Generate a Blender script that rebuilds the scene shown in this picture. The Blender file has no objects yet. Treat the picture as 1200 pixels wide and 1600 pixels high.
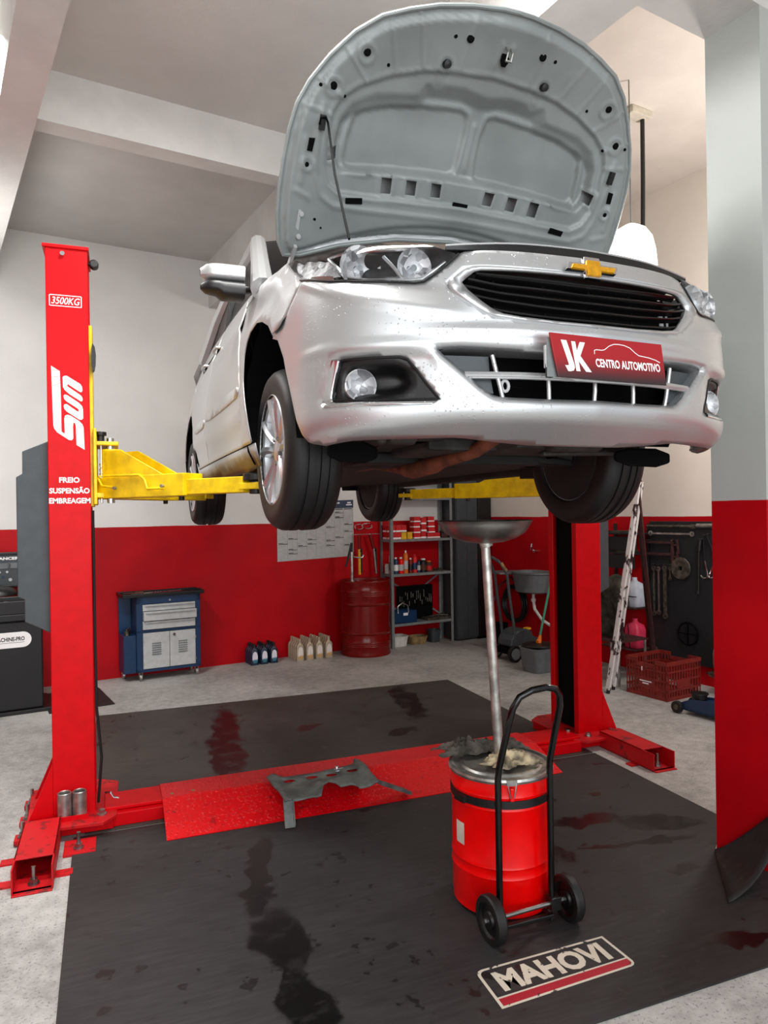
import bpy, bmesh, math, random
import numpy as np
from mathutils import Vector, Matrix
from mathutils.geometry import delaunay_2d_cdt

random.seed(7)
SC = bpy.context.scene
COL = SC.collection
PI = math.pi

# ------------------------------------------------------------------ camera
YAW, ROLL, CAM_H = math.radians(20.9), 0.015, 1.57
fw = Vector((math.sin(YAW), math.cos(YAW), 0))
rt = Vector((math.cos(YAW), -math.sin(YAW), 0))
up = Vector((0, 0, 1))
rt2 = rt * math.cos(ROLL) - up * math.sin(ROLL)
up2 = rt * math.sin(ROLL) + up * math.cos(ROLL)
cam = bpy.data.cameras.new('camera')
camo = bpy.data.objects.new('camera', cam)
COL.objects.link(camo)
M4 = Matrix((rt2, up2, -fw)).transposed().to_4x4()
M4.translation = Vector((0, 0, CAM_H))
camo.matrix_world = M4
cam.sensor_fit = 'VERTICAL'
cam.sensor_height = 36.0
cam.lens = 36.0 * 1110 / 1600
cam.clip_start = 0.05
SC.camera = camo

# ------------------------------------------------------------------ world, lights, exposure
SC.view_settings.view_transform = 'Standard'
SC.view_settings.look = 'None'
SC.view_settings.gamma = 1
SC.view_settings.use_curve_mapping = False
SC.view_settings.exposure = 0.0
world = bpy.data.worlds.new('world')
SC.world = world
world.use_nodes = True
bg = world.node_tree.nodes['Background']
bg.inputs[0].default_value = (0.86, 0.93, 1.0, 1)
bg.inputs[1].default_value = 0.75


def W3(u, v, z):
    t = math.radians(9.3)
    return (math.cos(t) * u - math.sin(t) * v, math.sin(t) * u + math.cos(t) * v, z)


def light(name, kind, loc, target, energy, color=(1, 1, 1), size=1.0, size_y=None):
    l = bpy.data.lights.new(name, kind)
    l.energy = energy
    l.color = color
    if kind == 'AREA':
        l.shape = 'RECTANGLE'
        l.size = size
        l.size_y = size_y or size
    elif kind in ('POINT', 'SPOT'):
        l.shadow_soft_size = size
    o = bpy.data.objects.new(name, l)
    COL.objects.link(o)
    o.location = loc
    d = Vector(target) - Vector(loc)
    o.rotation_euler = d.to_track_quat('-Z', 'Y').to_euler()
    return o


# daylight through the open front of the workshop, the bay's ceiling lamps, and added fills for the ceilings and side bay
light('door_daylight', 'AREA', (0.2, -2.6, 2.3), (1.2, 4, 1.6), 215, (0.97, 0.99, 1.0), 6.0, 3.2)
light('ceiling_bounce_fill', 'AREA', (0.6, -2.4, 0.05), (0.8, 0.6, 4.2), 26, (1.0, 0.99, 0.97), 6.0, 2.0)  # unseen fill added low outside the opening to lift ceiling and beam undersides
light('bay_lamp', 'AREA', (0.45, 2.35, 4.02), (0.45, 2.5, 0), 120, (1.0, 0.99, 0.97), 1.4, 0.3)
light('bay_ceiling_fill', 'AREA', (0.45, 2.35, 4.04), (0.45, 2.36, 6), 15, (1.0, 0.99, 0.97), 1.4, 0.3)  # upward fill added above the bay lamp to brighten the ceiling
light('back_bay_lamp', 'AREA', (-0.95, 4.2, 3.95), (0.4, 6.6, 0.6), 125, (1.0, 0.99, 0.97), 1.2, 0.3)
light('back_ceiling_fill', 'AREA', (-0.95, 5.6, 3.2), (0.2, 5.9, 5), 7, (1.0, 0.99, 0.97), 1.2, 0.3)  # upward fill with no fixture, added to brighten the ceiling at the back
light('side_bay_fill', 'POINT', W3(4.55, 2.75, 3.05), (0, 0, 0), 95, (1.0, 0.955, 0.91), 0.16)  # unseen light added to brighten the side bay beyond the dome's own glow


# ------------------------------------------------------------------ materials
def lin(c):
    return tuple(((x / 12.92) if x <= 0.04045 else ((x + 0.055) / 1.055) ** 2.4) for x in c)


class NT:
    def __init__(self, name):
        self.m = bpy.data.materials.new(name)
        self.m.use_nodes = True
        self.t = self.m.node_tree
        self.b = self.t.nodes['Principled BSDF']
        self.out = self.t.nodes['Material Output']

    def n(self, kind, **kw):
        x = self.t.nodes.new(kind)
        for k, v in kw.items():
            setattr(x, k, v)
        return x

    def link(self, a, b):
        self.t.links.new(a, b)

    def val(self, sock, v):
        if isinstance(v, (int, float)):
            sock.default_value = v
        elif isinstance(v, tuple):
            sock.default_value = v if len(v) == 4 or len(sock.default_value) == 3 else v + (1,)
        else:
            self.link(v, sock)

    def coord(self, which='Object'):
        if which == 'World':
            return self.n('ShaderNodeNewGeometry').outputs['Position']
        return self.n('ShaderNodeTexCoord').outputs[which]

    def noise(self, scale, detail=4, rough=0.55, vec=None, stretch=None):
        v = vec if vec is not None else self.coord()
        if stretch:
            mp = self.n('ShaderNodeMapping')
            mp.inputs['Scale'].default_value = stretch
            self.link(v, mp.inputs['Vector'])
            v = mp.outputs[0]
        x = self.n('ShaderNodeTexNoise')
        x.inputs['Scale'].default_value = scale
        x.inputs['Detail'].default_value = detail
        x.inputs['Roughness'].default_value = rough
        self.link(v, x.inputs['Vector'])
        return x.outputs['Fac']

    def ramp(self, fac, lo, hi, a=0.0, b=1.0):
        x = self.n('ShaderNodeMapRange', interpolation_type='SMOOTHSTEP')
        self.link(fac, x.inputs[0])
        for i, v in enumerate((lo, hi, a, b)):
            x.inputs[i + 1].default_value = v
        return x.outputs[0]

    def math(self, op, a, b=0.0, c=0.0):
        x = self.n('ShaderNodeMath', operation=op)
        for i, v in enumerate((a, b, c)):
            self.val(x.inputs[i], v)
        return x.outputs[0]

    def mix(self, fac, a, b):
        x = self.n('ShaderNodeMix', data_type='RGBA')
        self.val(x.inputs[0], fac)
        self.val(x.inputs[6], a)
        self.val(x.inputs[7], b)
        return x.outputs[2]

    def bump(self, h, strength=0.2, dist=0.01):
        x = self.n('ShaderNodeBump')
        x.inputs['Strength'].default_value = strength
        x.inputs['Distance'].default_value = dist
        self.link(h, x.inputs['Height'])
        self.link(x.outputs[0], self.b.inputs['Normal'])
        return x

    def set(self, color=None, rough=None, metal=None, spec=None, coat=None):
        if color is not None:
            self.val(self.b.inputs['Base Color'], color)
        if rough is not None:
            self.val(self.b.inputs['Roughness'], rough)
        if metal is not None:
            self.val(self.b.inputs['Metallic'], metal)
        if spec is not None:
            self.b.inputs['Specular IOR Level'].default_value = spec
        if coat is not None:
            self.b.inputs['Coat Weight'].default_value = coat
            self.b.inputs['Coat Roughness'].default_value = 0.08
        return self


def simple(name, rgb, rough=0.5, metal=0.0, var=0.06, scale=18, spec=0.5, coat=None, bump=0.0, bscale=120):
    c = lin(rgb)
    x = NT(name)
    f = x.noise(scale, 5)
    col = x.mix(x.ramp(f, 0.3, 0.7), tuple(max(0, v * (1 - var * 2)) for v in c) + (1,),
                tuple(min(1, v * (1 + var * 2)) for v in c) + (1,))
    x.set(col, rough, metal, spec, coat)
    if bump:
        x.bump(x.noise(bscale, 3), bump, 0.002)
    return x.m


MT = {}
MT['black'] = simple('black_plastic', (0.05, 0.05, 0.054), 0.42)
MT['black_gloss'] = simple('gloss_black', (0.03, 0.03, 0.035), 0.18)
MT['void'] = simple('dark_cavity', (0.02, 0.02, 0.022), 0.8, spec=0.1)
MT['rubber'] = simple('tyre_rubber', (0.048, 0.048, 0.05), 0.55, var=0.15, bump=0.15)
MT['chrome'] = simple('chrome', (0.86, 0.87, 0.88), 0.12, 1.0, var=0.02)
MT['steel'] = simple('bare_steel', (0.62, 0.62, 0.61), 0.33, 1.0, var=0.16, scale=9)
MT['galv'] = simple('galvanised_steel', (0.70, 0.70, 0.68), 0.4, 0.9, var=0.2, scale=14)
MT['alloy'] = simple('alloy_wheel_silver', (0.80, 0.81, 0.82), 0.3, 0.75, var=0.02)
MT['red_lift'] = simple('red_lift_enamel', (0.79, 0.0, 0.045), 0.38, var=0.03, spec=0.16)
MT['red_drum'] = simple('red_drum_enamel', (0.90, 0.0, 0.0), 0.3, var=0.03, spec=0.25, coat=0.12)
MT['yellow'] = simple('yellow_enamel', (0.95, 0.79, 0.02), 0.42, var=0.09, scale=14)
MT['grey_box'] = simple('grey_steel_cover', (0.235, 0.26, 0.275), 0.5)
MT['white'] = simple('white_print', (0.95, 0.95, 0.95), 0.55, var=0.01)
MT['black_print'] = simple('black_print', (0.05, 0.05, 0.055), 0.6)
MT['blue_cart'] = simple('blue_enamel', (0.02, 0.185, 0.33), 0.4)
MT['grey_light'] = simple('light_grey_enamel', (0.72, 0.73, 0.73), 0.45, var=0.04)
MT['shelf'] = simple('grey_shelf_steel', (0.47, 0.49, 0.49), 0.5, var=0.08)
MT['locker'] = simple('dark_grey_locker', (0.22, 0.245, 0.26), 0.5)
MT['barrel'] = simple('maroon_barrel', (0.46, 0.05, 0.03), 0.26, var=0.06, spec=0.3, coat=0.15)
MT['gold'] = simple('gold_badge', (0.86, 0.62, 0.10), 0.3, 0.35, var=0.08, scale=60)
MT['exhaust'] = simple('brown_exhaust', (0.46, 0.25, 0.17), 0.7, 0.2, var=0.25, scale=10)
MT['lamp_bowl'] = simple('dark_chrome', (0.20, 0.205, 0.21), 0.25, 0.4, var=0.2, scale=30)
MT['rust_dark'] = simple('dark_rusty_plate', (0.105, 0.08, 0.073), 0.8, 0.0, var=0.3, scale=8)
MT['under'] = simple('underbody_dark', (0.10, 0.096, 0.092), 0.7, var=0.3, scale=7)
MT['under2'] = simple('underbody_grey', (0.20, 0.195, 0.185), 0.6, 0.2, var=0.3, scale=9)
MT['rust'] = simple('rusty_exhaust', (0.36, 0.20, 0.14), 0.7, 0.2, var=0.25, scale=10)
MT['hood_in'] = simple('hood_underside_grey', (0.55, 0.575, 0.57), 0.42, 0.15, var=0.06, scale=4, bump=0.05, bscale=40)
MT['grey_plastic'] = simple('grey_plastic', (0.40, 0.42, 0.43), 0.5)
MT['white_pipe'] = simple('white_pvc', (0.85, 0.84, 0.81), 0.5)
MT['green'] = simple('green_handle', (0.24, 0.55, 0.44), 0.5)
MT['orange'] = simple('orange_plastic', (0.85, 0.42, 0.08), 0.5)
MT['crate'] = simple('red_crate_plastic', (0.48, 0.13, 0.10), 0.5, var=0.1)
MT['navy'] = simple('navy_blue_enamel', (0.09, 0.19, 0.31), 0.4)
MT['board'] = simple('black_board', (0.085, 0.09, 0.105), 0.6)
MT['old_metal'] = simple('dull_tool_steel', (0.42, 0.40, 0.36), 0.45, 0.8, var=0.25, scale=25)
MT['jug_white'] = simple('milky_jug', (0.78, 0.80, 0.84), 0.4)
MT['jug_pink'] = simple('pink_jug', (0.88, 0.22, 0.36), 0.4)
MT['beige'] = simple('champagne_bottle', (0.68, 0.62, 0.53), 0.38, 0.2)
MT['teal_blue'] = simple('dark_blue_bottle', (0.05, 0.13, 0.22), 0.35)
MT['red_box'] = simple('red_carton', (0.78, 0.07, 0.10), 0.55)
MT['yellow_box'] = simple('yellow_carton', (0.88, 0.68, 0.10), 0.55)
MT['brown'] = simple('brown_old_paint', (0.25, 0.13, 0.12), 0.6, var=0.2)
MT['rag_dark'] = simple('oily_grey_rag', (0.30, 0.28, 0.25), 0.85, var=0.3, scale=12)
MT['rag_light'] = simple('dirty_pale_rag', (0.66, 0.60, 0.48), 0.6, var=0.4, scale=16)
MT['shield'] = simple('worn_grey_plastic', (0.36, 0.38, 0.37), 0.6, var=0.22, scale=14)
MT['wood'] = simple('rough_wood', (0.55, 0.45, 0.3), 0.7, var=0.2)
MT['dirty_sheet'] = simple('mottled_dark_sheet', (0.22, 0.22, 0.18), 0.8, var=0.45, scale=13)
MT['beige_plate'] = simple('cream_steel', (0.80, 0.77, 0.71), 0.5)


def paint_silver():
    x = NT('silver_paint')
    v = x.coord('Object')
    vo = x.n('ShaderNodeTexVoronoi', feature='F1')
    vo.inputs['Scale'].default_value = 105
    x.link(v, vo.inputs['Vector'])
    drop = x.ramp(vo.outputs['Distance'], 0.10, 0.26, 1, 0)
    sparse = x.ramp(x.noise(9, 3, vec=v), 0.44, 0.54)
    pick = x.ramp(vo.outputs['Color'], 0.52, 0.56)
    h = x.math('MULTIPLY', x.math('MULTIPLY', drop, pick), sparse)
    fl = x.noise(900, 1, vec=v)
    base = x.mix(fl, lin((0.74, 0.75, 0.755)) + (1,), lin((0.82, 0.825, 0.83)) + (1,))
    x.set(base, 0.38, 0.76, 0.5, 0.2)
    x.bump(h, 0.55, 0.003)
    return x.m


def sill_paint():
    x = NT('silver_paint_road_dirt')
    v = x.coord('Object')
    z = x.n('ShaderNodeSeparateXYZ')
    x.link(v, z.inputs[0])
    f = x.math('ADD', z.outputs[2], x.math('MULTIPLY', x.noise(6, 5, vec=v), 0.09))
    g = x.ramp(f, 0.255, 0.32, 1, 0)
    x.set(x.mix(g, lin((0.72, 0.73, 0.74)) + (1,), lin((0.42, 0.34, 0.22)) + (1,)), 0.45, x.math('SUBTRACT', 0.5, x.math('MULTIPLY', g, 0.45)), 0.5)
    return x.m


MT['silver'] = paint_silver()
MT['sill'] = sill_paint()


def tinted_glass():
    return NT('tinted_glass').set(lin((0.025, 0.027, 0.03)) + (1,), 0.22, 0.0, 0.06).m


MT['glass'] = tinted_glass()


def clear_lens():
    x = NT('clear_lens')
    tr = x.n('ShaderNodeBsdfTransparent')
    tr.inputs[0].default_value = (0.93, 0.94, 0.95, 1)
    gl = x.n('ShaderNodeBsdfGlossy')
    gl.inputs['Roughness'].default_value = 0.08
    lw = x.n('ShaderNodeFresnel')
    lw.inputs[0].default_value = 1.5
    mx = x.n('ShaderNodeMixShader')
    x.link(x.math('ADD', x.math('MULTIPLY', lw.outputs[0], 0.5), 0.015), mx.inputs[0])
    x.link(tr.outputs[0], mx.inputs[1])
    x.link(gl.outputs[0], mx.inputs[2])
    x.link(mx.outputs[0], x.out.inputs[0])
    return x.m


MT['lens'] = clear_lens()


def facet_reflector():
    x = NT('faceted_reflector')
    vo = x.n('ShaderNodeTexVoronoi', feature='F1')
    vo.inputs['Scale'].default_value = 48
    x.link(x.coord('Object'), vo.inputs['Vector'])
    sp_ = x.n('ShaderNodeSeparateColor')
    x.link(vo.outputs['Color'], sp_.inputs[0])
    x.set(x.mix(sp_.outputs[0], (0.22, 0.22, 0.23, 1), (0.97, 0.97, 0.98, 1)), 0.28, 0.22)
    x.bump(vo.outputs['Distance'], 0.25, 0.01)
    return x.m


MT['reflector'] = facet_reflector()


def wall_mat(name, zcut, warm=(0.88, 0.878, 0.865)):
    x = NT(name)
    p = x.coord('World')
    s = x.n('ShaderNodeSeparateXYZ')
    x.link(p, s.inputs[0])
    wob = x.math('MULTIPLY', x.math('SUBTRACT', x.noise(3, 3, vec=p), 0.5), 0.012)
    mask = x.math('GREATER_THAN', x.math('ADD', s.outputs[2], wob), zcut)
    n1 = x.ramp(x.noise(2.2, 6, vec=p), 0.3, 0.72)
    wh = x.mix(n1, lin(tuple(c * 0.97 for c in warm)) + (1,), lin(warm) + (1,))
    n2 = x.ramp(x.noise(1.6, 6, vec=p), 0.3, 0.75)
    rd = x.mix(n2, lin((0.62, 0.0, 0.05)) + (1,), lin((0.74, 0.0, 0.055)) + (1,))
    sc = x.ramp(x.noise(26, 7, 0.7, vec=p), 0.72, 0.76)
    rd = x.mix(x.math('MULTIPLY', sc, 0.35), rd, lin((0.8, 0.45, 0.45)) + (1,))
    x.set(x.mix(mask, rd, wh), x.math('ADD', x.math('MULTIPLY', mask, 0.3), 0.45), 0, 0.2)
    x.bump(x.noise(38, 5, vec=p), 0.22, 0.006)
    return x.m


MT['wall_back'] = wall_mat('wall_paint_red_dado', 1.462)
MT['wall_side'] = wall_mat('side_wall_paint_red_dado', 1.49, (0.86, 0.825, 0.78))
MT['column'] = wall_mat('column_paint_red_dado', 1.598, (0.71, 0.725, 0.71))


def plaster(name, rgb, scale=2.0):
    x = NT(name)
    p = x.coord('World')
    n1 = x.ramp(x.noise(scale, 7, 0.6, vec=p), 0.28, 0.74)
    c = lin(rgb)
    x.set(x.mix(n1, tuple(v * 0.88 for v in c) + (1,), c + (1,)), 0.75, 0, 0.3)
    x.bump(x.noise(30, 5, vec=p), 0.25, 0.006)
    return x.m


MT['ceiling'] = plaster('ceiling_paint', (0.80, 0.79, 0.775))
MT['ceiling_warm'] = plaster('side_bay_ceiling_paint', (0.86, 0.825, 0.79))
MT['beam'] = plaster('beam_paint', (0.83, 0.825, 0.81), 4)


def concrete():
    x = NT('concrete_floor')
    p = x.coord('World')
    a = x.noise(1.1, 7, 0.6, vec=p)
    b = x.noise(14, 6, 0.7, vec=p)
    d = x.noise(90, 3, vec=p)
    f = x.math('ADD', x.math('MULTIPLY', a, 0.6), x.math('MULTIPLY', b, 0.4))
    col = x.mix(x.ramp(f, 0.34, 0.64), lin((0.55, 0.545, 0.53)) + (1,), lin((0.75, 0.745, 0.73)) + (1,))
    col = x.mix(x.math('MULTIPLY', x.ramp(d, 0.57, 0.66), 0.6), col, lin((0.36, 0.35, 0.34)) + (1,))
    st = x.ramp(x.noise(2.6, 5, 0.65, vec=p), 0.62, 0.72)
    col = x.mix(x.math('MULTIPLY', st, 0.45), col, lin((0.33, 0.31, 0.29)) + (1,))
    x.set(col, 0.62, 0, 0.35)
    x.bump(x.math('ADD', b, x.math('MULTIPLY', d, 0.5)), 0.25, 0.006)
    return x.m


MT['concrete'] = concrete()


def mat_rubber(name, tint, streaks):
    """black rubber mat with wet oily streaks: each streak is (x0, y0, x1, y1, half width) in world metres"""
    x = NT(name)
    p = x.coord('World')
    nz = x.n('ShaderNodeTexNoise')
    nz.inputs['Scale'].default_value = 5.5
    nz.inputs['Detail'].default_value = 5
    x.link(p, nz.inputs['Vector'])
    sub = x.n('ShaderNodeVectorMath', operation='SUBTRACT')
    x.link(nz.outputs['Color'], sub.inputs[0])
    sub.inputs[1].default_value = (0.5, 0.5, 0.5)
    sc = x.n('ShaderNodeVectorMath', operation='SCALE')
    x.link(sub.outputs[0], sc.inputs[0])
    sc.inputs['Scale'].default_value = 0.26
    ad = x.n('ShaderNodeVectorMath', operation='ADD')
    x.link(p, ad.inputs[0])
    x.link(sc.outputs[0], ad.inputs[1])
    q = ad.outputs[0]
    brk = x.ramp(x.noise(8, 5, 0.65, vec=p), 0.34, 0.5, 0.6, 1)
    wet = None
    for (x0, y0, x1, y1, w) in streaks:
        L = max(0.02, math.hypot(x1 - x0, y1 - y0))
        mp = x.n('ShaderNodeMapping', vector_type='TEXTURE')
        mp.inputs['Location'].default_value = ((x0 + x1) / 2, (y0 + y1) / 2, 0)
        mp.inputs['Rotation'].default_value = (0, 0, math.atan2(y1 - y0, x1 - x0))
        mp.inputs['Scale'].default_value = (L / 2, w, 1)
        x.link(q, mp.inputs['Vector'])
        ln = x.n('ShaderNodeVectorMath', operation='LENGTH')
        x.link(mp.outputs[0], ln.inputs[0])
        m = x.ramp(ln.outputs['Value'], 0.75, 1.05, 1, 0)
        m = x.math('MULTIPLY', m, brk)
        wet = m if wet is None else x.math('MAXIMUM', wet, m)
    spots = x.math('MAXIMUM', x.ramp(x.noise(6.0, 4, 0.6, vec=p), 0.645, 0.665), x.ramp(x.noise(13.0, 3, 0.55, vec=p), 0.66, 0.68))
    spots = x.math('MULTIPLY', spots, 0.65)
    wet = spots if wet is None else x.math('MAXIMUM', wet, spots)
    grain = x.noise(7, 6, 0.65, vec=p, stretch=(1, 7, 1))
    big = x.noise(1.3, 5, vec=p)
    g = x.math('ADD', x.math('MULTIPLY', grain, 0.5), x.math('MULTIPLY', big, 0.5))
    c = lin(tint)
    col = x.mix(x.ramp(g, 0.35, 0.68), tuple(v * 0.6 for v in c) + (1,), tuple(v * 1.35 for v in c) + (1,))
    col = x.mix(wet, col, (0.004, 0.0035, 0.004, 1))
    rough = x.math('SUBTRACT', 0.62, x.math('MULTIPLY', wet, 0.34))
    x.set(col, rough, 0, 0.4)
    x.bump(x.noise(160, 3, vec=p), 0.12, 0.003)
    return x.m


MT['mat_front'] = mat_rubber('front_mat_rubber', (0.172, 0.168, 0.17), [
    (0.50, 2.75, 0.66, 3.45, 0.07), (0.56, 1.85, 0.55, 2.85, 0.085), (1.95, 3.02, 2.45, 2.95, 0.06),
    (1.75, 3.0, 1.9, 2.6, 0.10), (2.3, 2.9, 2.75, 2.72, 0.10), (1.95, 2.75, 2.6, 2.62, 0.03), (2.2, 2.45, 2.35, 2.40, 0.05),
    (1.95, 2.0, 2.3, 1.93, 0.04)])
MT['mat_rear'] = mat_rubber('rear_mat_rubber', (0.25, 0.23, 0.215), [
    (0.60, 4.05, 0.82, 5.85, 0.13), (2.15, 4.9, 2.35, 5.95, 0.12), (1.2, 5.0, 1.45, 5.1, 0.06), (1.8, 4.6, 2.05, 4.75, 0.07)])
MT['mat_small'] = mat_rubber('small_mat_rubber', (0.16, 0.155, 0.155), [])


def diamond_plate():
    x = NT('red_chequer_plate')
    p = x.coord('Object')
    mp = x.n('ShaderNodeMapping')
    mp.inputs['Rotation'].default_value = (0, 0, PI / 4)
    x.link(p, mp.inputs[0])
    ck = x.n('ShaderNodeTexChecker')
    ck.inputs['Scale'].default_value = 48
    x.link(mp.outputs[0], ck.inputs['Vector'])
    vo = x.n('ShaderNodeTexVoronoi', feature='F1')
    vo.inputs['Scale'].default_value = 55
    x.link(p, vo.inputs['Vector'])
    h = x.math('MULTIPLY', ck.outputs['Fac'], x.ramp(vo.outputs['Distance'], 0.2, 0.55, 1, 0))
    wear = x.ramp(x.noise(18, 6, 0.7, vec=p), 0.6, 0.68)
    z = x.n('ShaderNodeSeparateXYZ')
    x.link(p, z.inputs[0])
    col = x.mix(x.math('MULTIPLY', wear, 0.6), lin((0.84, 0.0, 0.05)) + (1,), lin((0.40, 0.0, 0.03)) + (1,))
    x.set(col, 0.36, 0, 0.5)
    x.bump(h, 0.7, 0.006)
    return x.m


MT['plate_red'] = diamond_plate()


def chipped(name, a, b, lo=0.52):
    x = NT(name)
    p = x.coord('Object')
    f = x.ramp(x.noise(16, 6, 0.65, vec=p, stretch=(1, 1, 0.4)), lo, lo + 0.04)
    x.set(x.mix(f, lin(a) + (1,), lin(b) + (1,)), 0.55, 0, 0.4)
    return x.m


MT['chipped_white'] = chipped('chipped_white_paint', (0.83, 0.81, 0.80), (0.16, 0.08, 0.09), 0.53)
MT['worn_white'] = chipped('worn_white_print', (0.84, 0.81, 0.74), (0.22, 0.20, 0.18), 0.6)
MT['worn_red'] = chipped('worn_red_print', (0.66, 0.10, 0.17), (0.30, 0.08, 0.10), 0.6)
MT['red_worn'] = chipped('worn_red_enamel', (0.74, 0.0, 0.05), (0.48, 0.08, 0.08), 0.56)


def emit(name, rgb, strength):
    x = NT(name)
    x.b.inputs['Emission Color'].default_value = rgb + (1,)
    x.b.inputs['Emission Strength'].default_value = strength
    x.set(rgb + (1,), 0.4)
    return x.m


MT['lamp_glow'] = emit('lit_lamp_dome', (1.0, 0.95, 0.87), 1.5)


def plate_grad():
    x = NT('printed_red_to_black')
    z = x.n('ShaderNodeSeparateXYZ')
    x.link(x.coord('Object'), z.inputs[0])
    g = x.ramp(x.math('ADD', z.outputs[2], x.math('MULTIPLY', x.noise(8, 2), 0.015)), 0.372, 0.455)
    x.set(x.mix(g, lin((0.14, 0.08, 0.09)) + (1,), lin((0.62, 0.0, 0.05)) + (1,)), 0.35, 0, 0.5)
    return x.m


MT['plate_print'] = plate_grad()


# ------------------------------------------------------------------ mesh helpers
def rotm(ax, ang):
    return np.array(Matrix.Rotation(ang, 3, ax))


class MB:
    def __init__(self):
        self.v, self.f, self.mi, self.cur = [], [], [], 0

    def mat(self, i):
        self.cur = i
        return self

    def add(self, vs, fs):
        o = len(self.v)
        self.v += [tuple(float(c) for c in p) for p in vs]
        for f in fs:
            self.f.append(tuple(i + o for i in f))
            self.mi.append(self.cur)
        return self

    def box(self, c, size, R=None):
        sx, sy, sz = (s / 2 for s in size)
        P = np.array([(x, y, z) for x in (-sx, sx) for y in (-sy, sy) for z in (-sz, sz)])
        if R is not None:
            P = P @ np.asarray(R).T
        P = P + np.array(c)
        return self.add(P, [(0, 1, 3, 2), (4, 6, 7, 5), (0, 4, 5, 1), (2, 3, 7, 6), (0, 2, 6, 4), (1, 5, 7, 3)])

    def bb(self, a, b):
        a, b = np.minimum(a, b), np.maximum(a, b)
        return self.box((a + b) / 2, b - a)

    def bar(self, p0, p1, w, h, upv=(0, 0, 1)):
        p0, p1 = np.array(p0, float), np.array(p1, float)
        d = p1 - p0
        L = np.linalg.norm(d)
        d /= L
        u = np.array(upv, float)
        s = np.cross(d, u)
        if np.linalg.norm(s) < 1e-6:
            s = np.cross(d, (1, 0, 0))
        s /= np.linalg.norm(s)
        u = np.cross(s, d)
        return self.box((p0 + p1) / 2, (L, w, h), np.stack([d, s, u], 1))

    def frame(self, d):
        d = np.array(d, float)
        d /= np.linalg.norm(d)
        a = np.array((0, 0, 1.)) if abs(d[2]) < 0.9 else np.array((1., 0, 0))
        s = np.cross(d, a)
        s /= np.linalg.norm(s)
        return d, s, np.cross(d, s)

    def cyl(self, p0, p1, r0, r1=None, n=20, caps=True):
        r1 = r0 if r1 is None else r1
        p0, p1 = np.array(p0, float), np.array(p1, float)
        d, s, u = self.frame(p1 - p0)
        A = [2 * PI * i / n for i in range(n)]
        P = [p0 + r0 * (math.cos(a) * s + math.sin(a) * u) for a in A] + [p1 + r1 * (math.cos(a) * s + math.sin(a) * u) for a in A]
        F = [(i, i + n, (i + 1) % n + n, (i + 1) % n) for i in range(n)]
        if caps:
            F += [tuple(range(n)), tuple(reversed(range(n, 2 * n)))]
        return self.add(P, F)

    def lathe(self, prof, c=(0, 0, 0), axis=(0, 0, 1), n=32, closed=False):
        """prof: list of (radius, along)"""
        d, s, u = self.frame(axis)
        c = np.array(c, float)
        P, F = [], []
        for r, t in prof:
            for i in range(n):
                a = 2 * PI * i / n
                P.append(c + d * t + max(r, 1e-5) * (math.cos(a) * s + math.sin(a) * u))
        m = len(prof)
        for k in range(m if closed else m - 1):
            for i in range(n):
                j, k2 = (i + 1) % n, (k + 1) % m
                F.append((k * n + i, k * n + j, k2 * n + j, k2 * n + i))
        return self.add(P, F)

    def tube(self, pts, r, n=10, closed=False, caps=True):
        pts = [np.array(p, float) for p in pts]
        m = len(pts)
        rs = r if isinstance(r, (list, tuple)) else [r] * m
        P, F, s = [], [], None
        for i in range(m):
            if closed:
                d = pts[(i + 1) % m] - pts[i - 1]
            else:
                d = pts[min(i + 1, m - 1)] - pts[max(i - 1, 0)]
            d = d / (np.linalg.norm(d) + 1e-12)
            if s is None:
                _, s, u = self.frame(d)
            else:
                s = s - d * (s @ d)
                s /= np.linalg.norm(s)
                u = np.cross(d, s)
            for k in range(n):
                a = 2 * PI * k / n
                P.append(pts[i] + rs[i] * (math.cos(a) * s + math.sin(a) * u))
        for i in range(m if closed else m - 1):
            i2 = (i + 1) % m
            for k in range(n):
                k2 = (k + 1) % n
                F.append((i * n + k, i * n + k2, i2 * n + k2, i2 * n + k))
        if caps and not closed:
            F += [tuple(reversed(range(n))), tuple(range((m - 1) * n, m * n))]
        return self.add(P, F)

    def prism(self, poly, o, ex, ey, depth):
        """2-D polygon in the plane o + x*ex + y*ey, thickened by the vector ex x ey * depth"""
        o, ex, ey = np.array(o, float), np.array(ex, float), np.array(ey, float)
        nrm = np.cross(ex, ey)
        nrm = nrm / np.linalg.norm(nrm) * depth
        n = len(poly)
        A = [o + ex * x + ey * y for x, y in poly]
        B = [p + nrm for p in A]
        F = [(i, (i + 1) % n, (i + 1) % n + n, i + n) for i in range(n)]
        tri = tess(poly)
        F += [tuple(reversed(t)) for t in tri] + [tuple(i + n for i in t) for t in tri]
        return self.add(A + B, F)

    def sphere(self, c, r, n=16, m=10, sc=(1, 1, 1), half=None):
        P, F = [], []
        lo = 0 if half is None else half[0]
        hi = PI if half is None else half[1]
        for j in range(m + 1):
            t = lo + (hi - lo) * j / m
            for i in range(n):
                a = 2 * PI * i / n
                P.append((c[0] + r * sc[0] * math.sin(t) * math.cos(a), c[1] + r * sc[1] * math.sin(t) * math.sin(a), c[2] + r * sc[2] * math.cos(t)))
        for j in range(m):
            for i in range(n):
                k = (i + 1) % n
                F.append((j * n + i, (j + 1) * n + i, (j + 1) * n + k, j * n + k))
        return self.add(P, F)

    def grid(self, P):
        """P: 2-D array of points"""
        a, b = len(P), len(P[0])
        V = [p for row in P for p in row]
        return self.add(V, [(i * b + j, i * b + j + 1, (i + 1) * b + j + 1, (i + 1) * b + j) for i in range(a - 1) for j in range(b - 1)])

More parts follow.
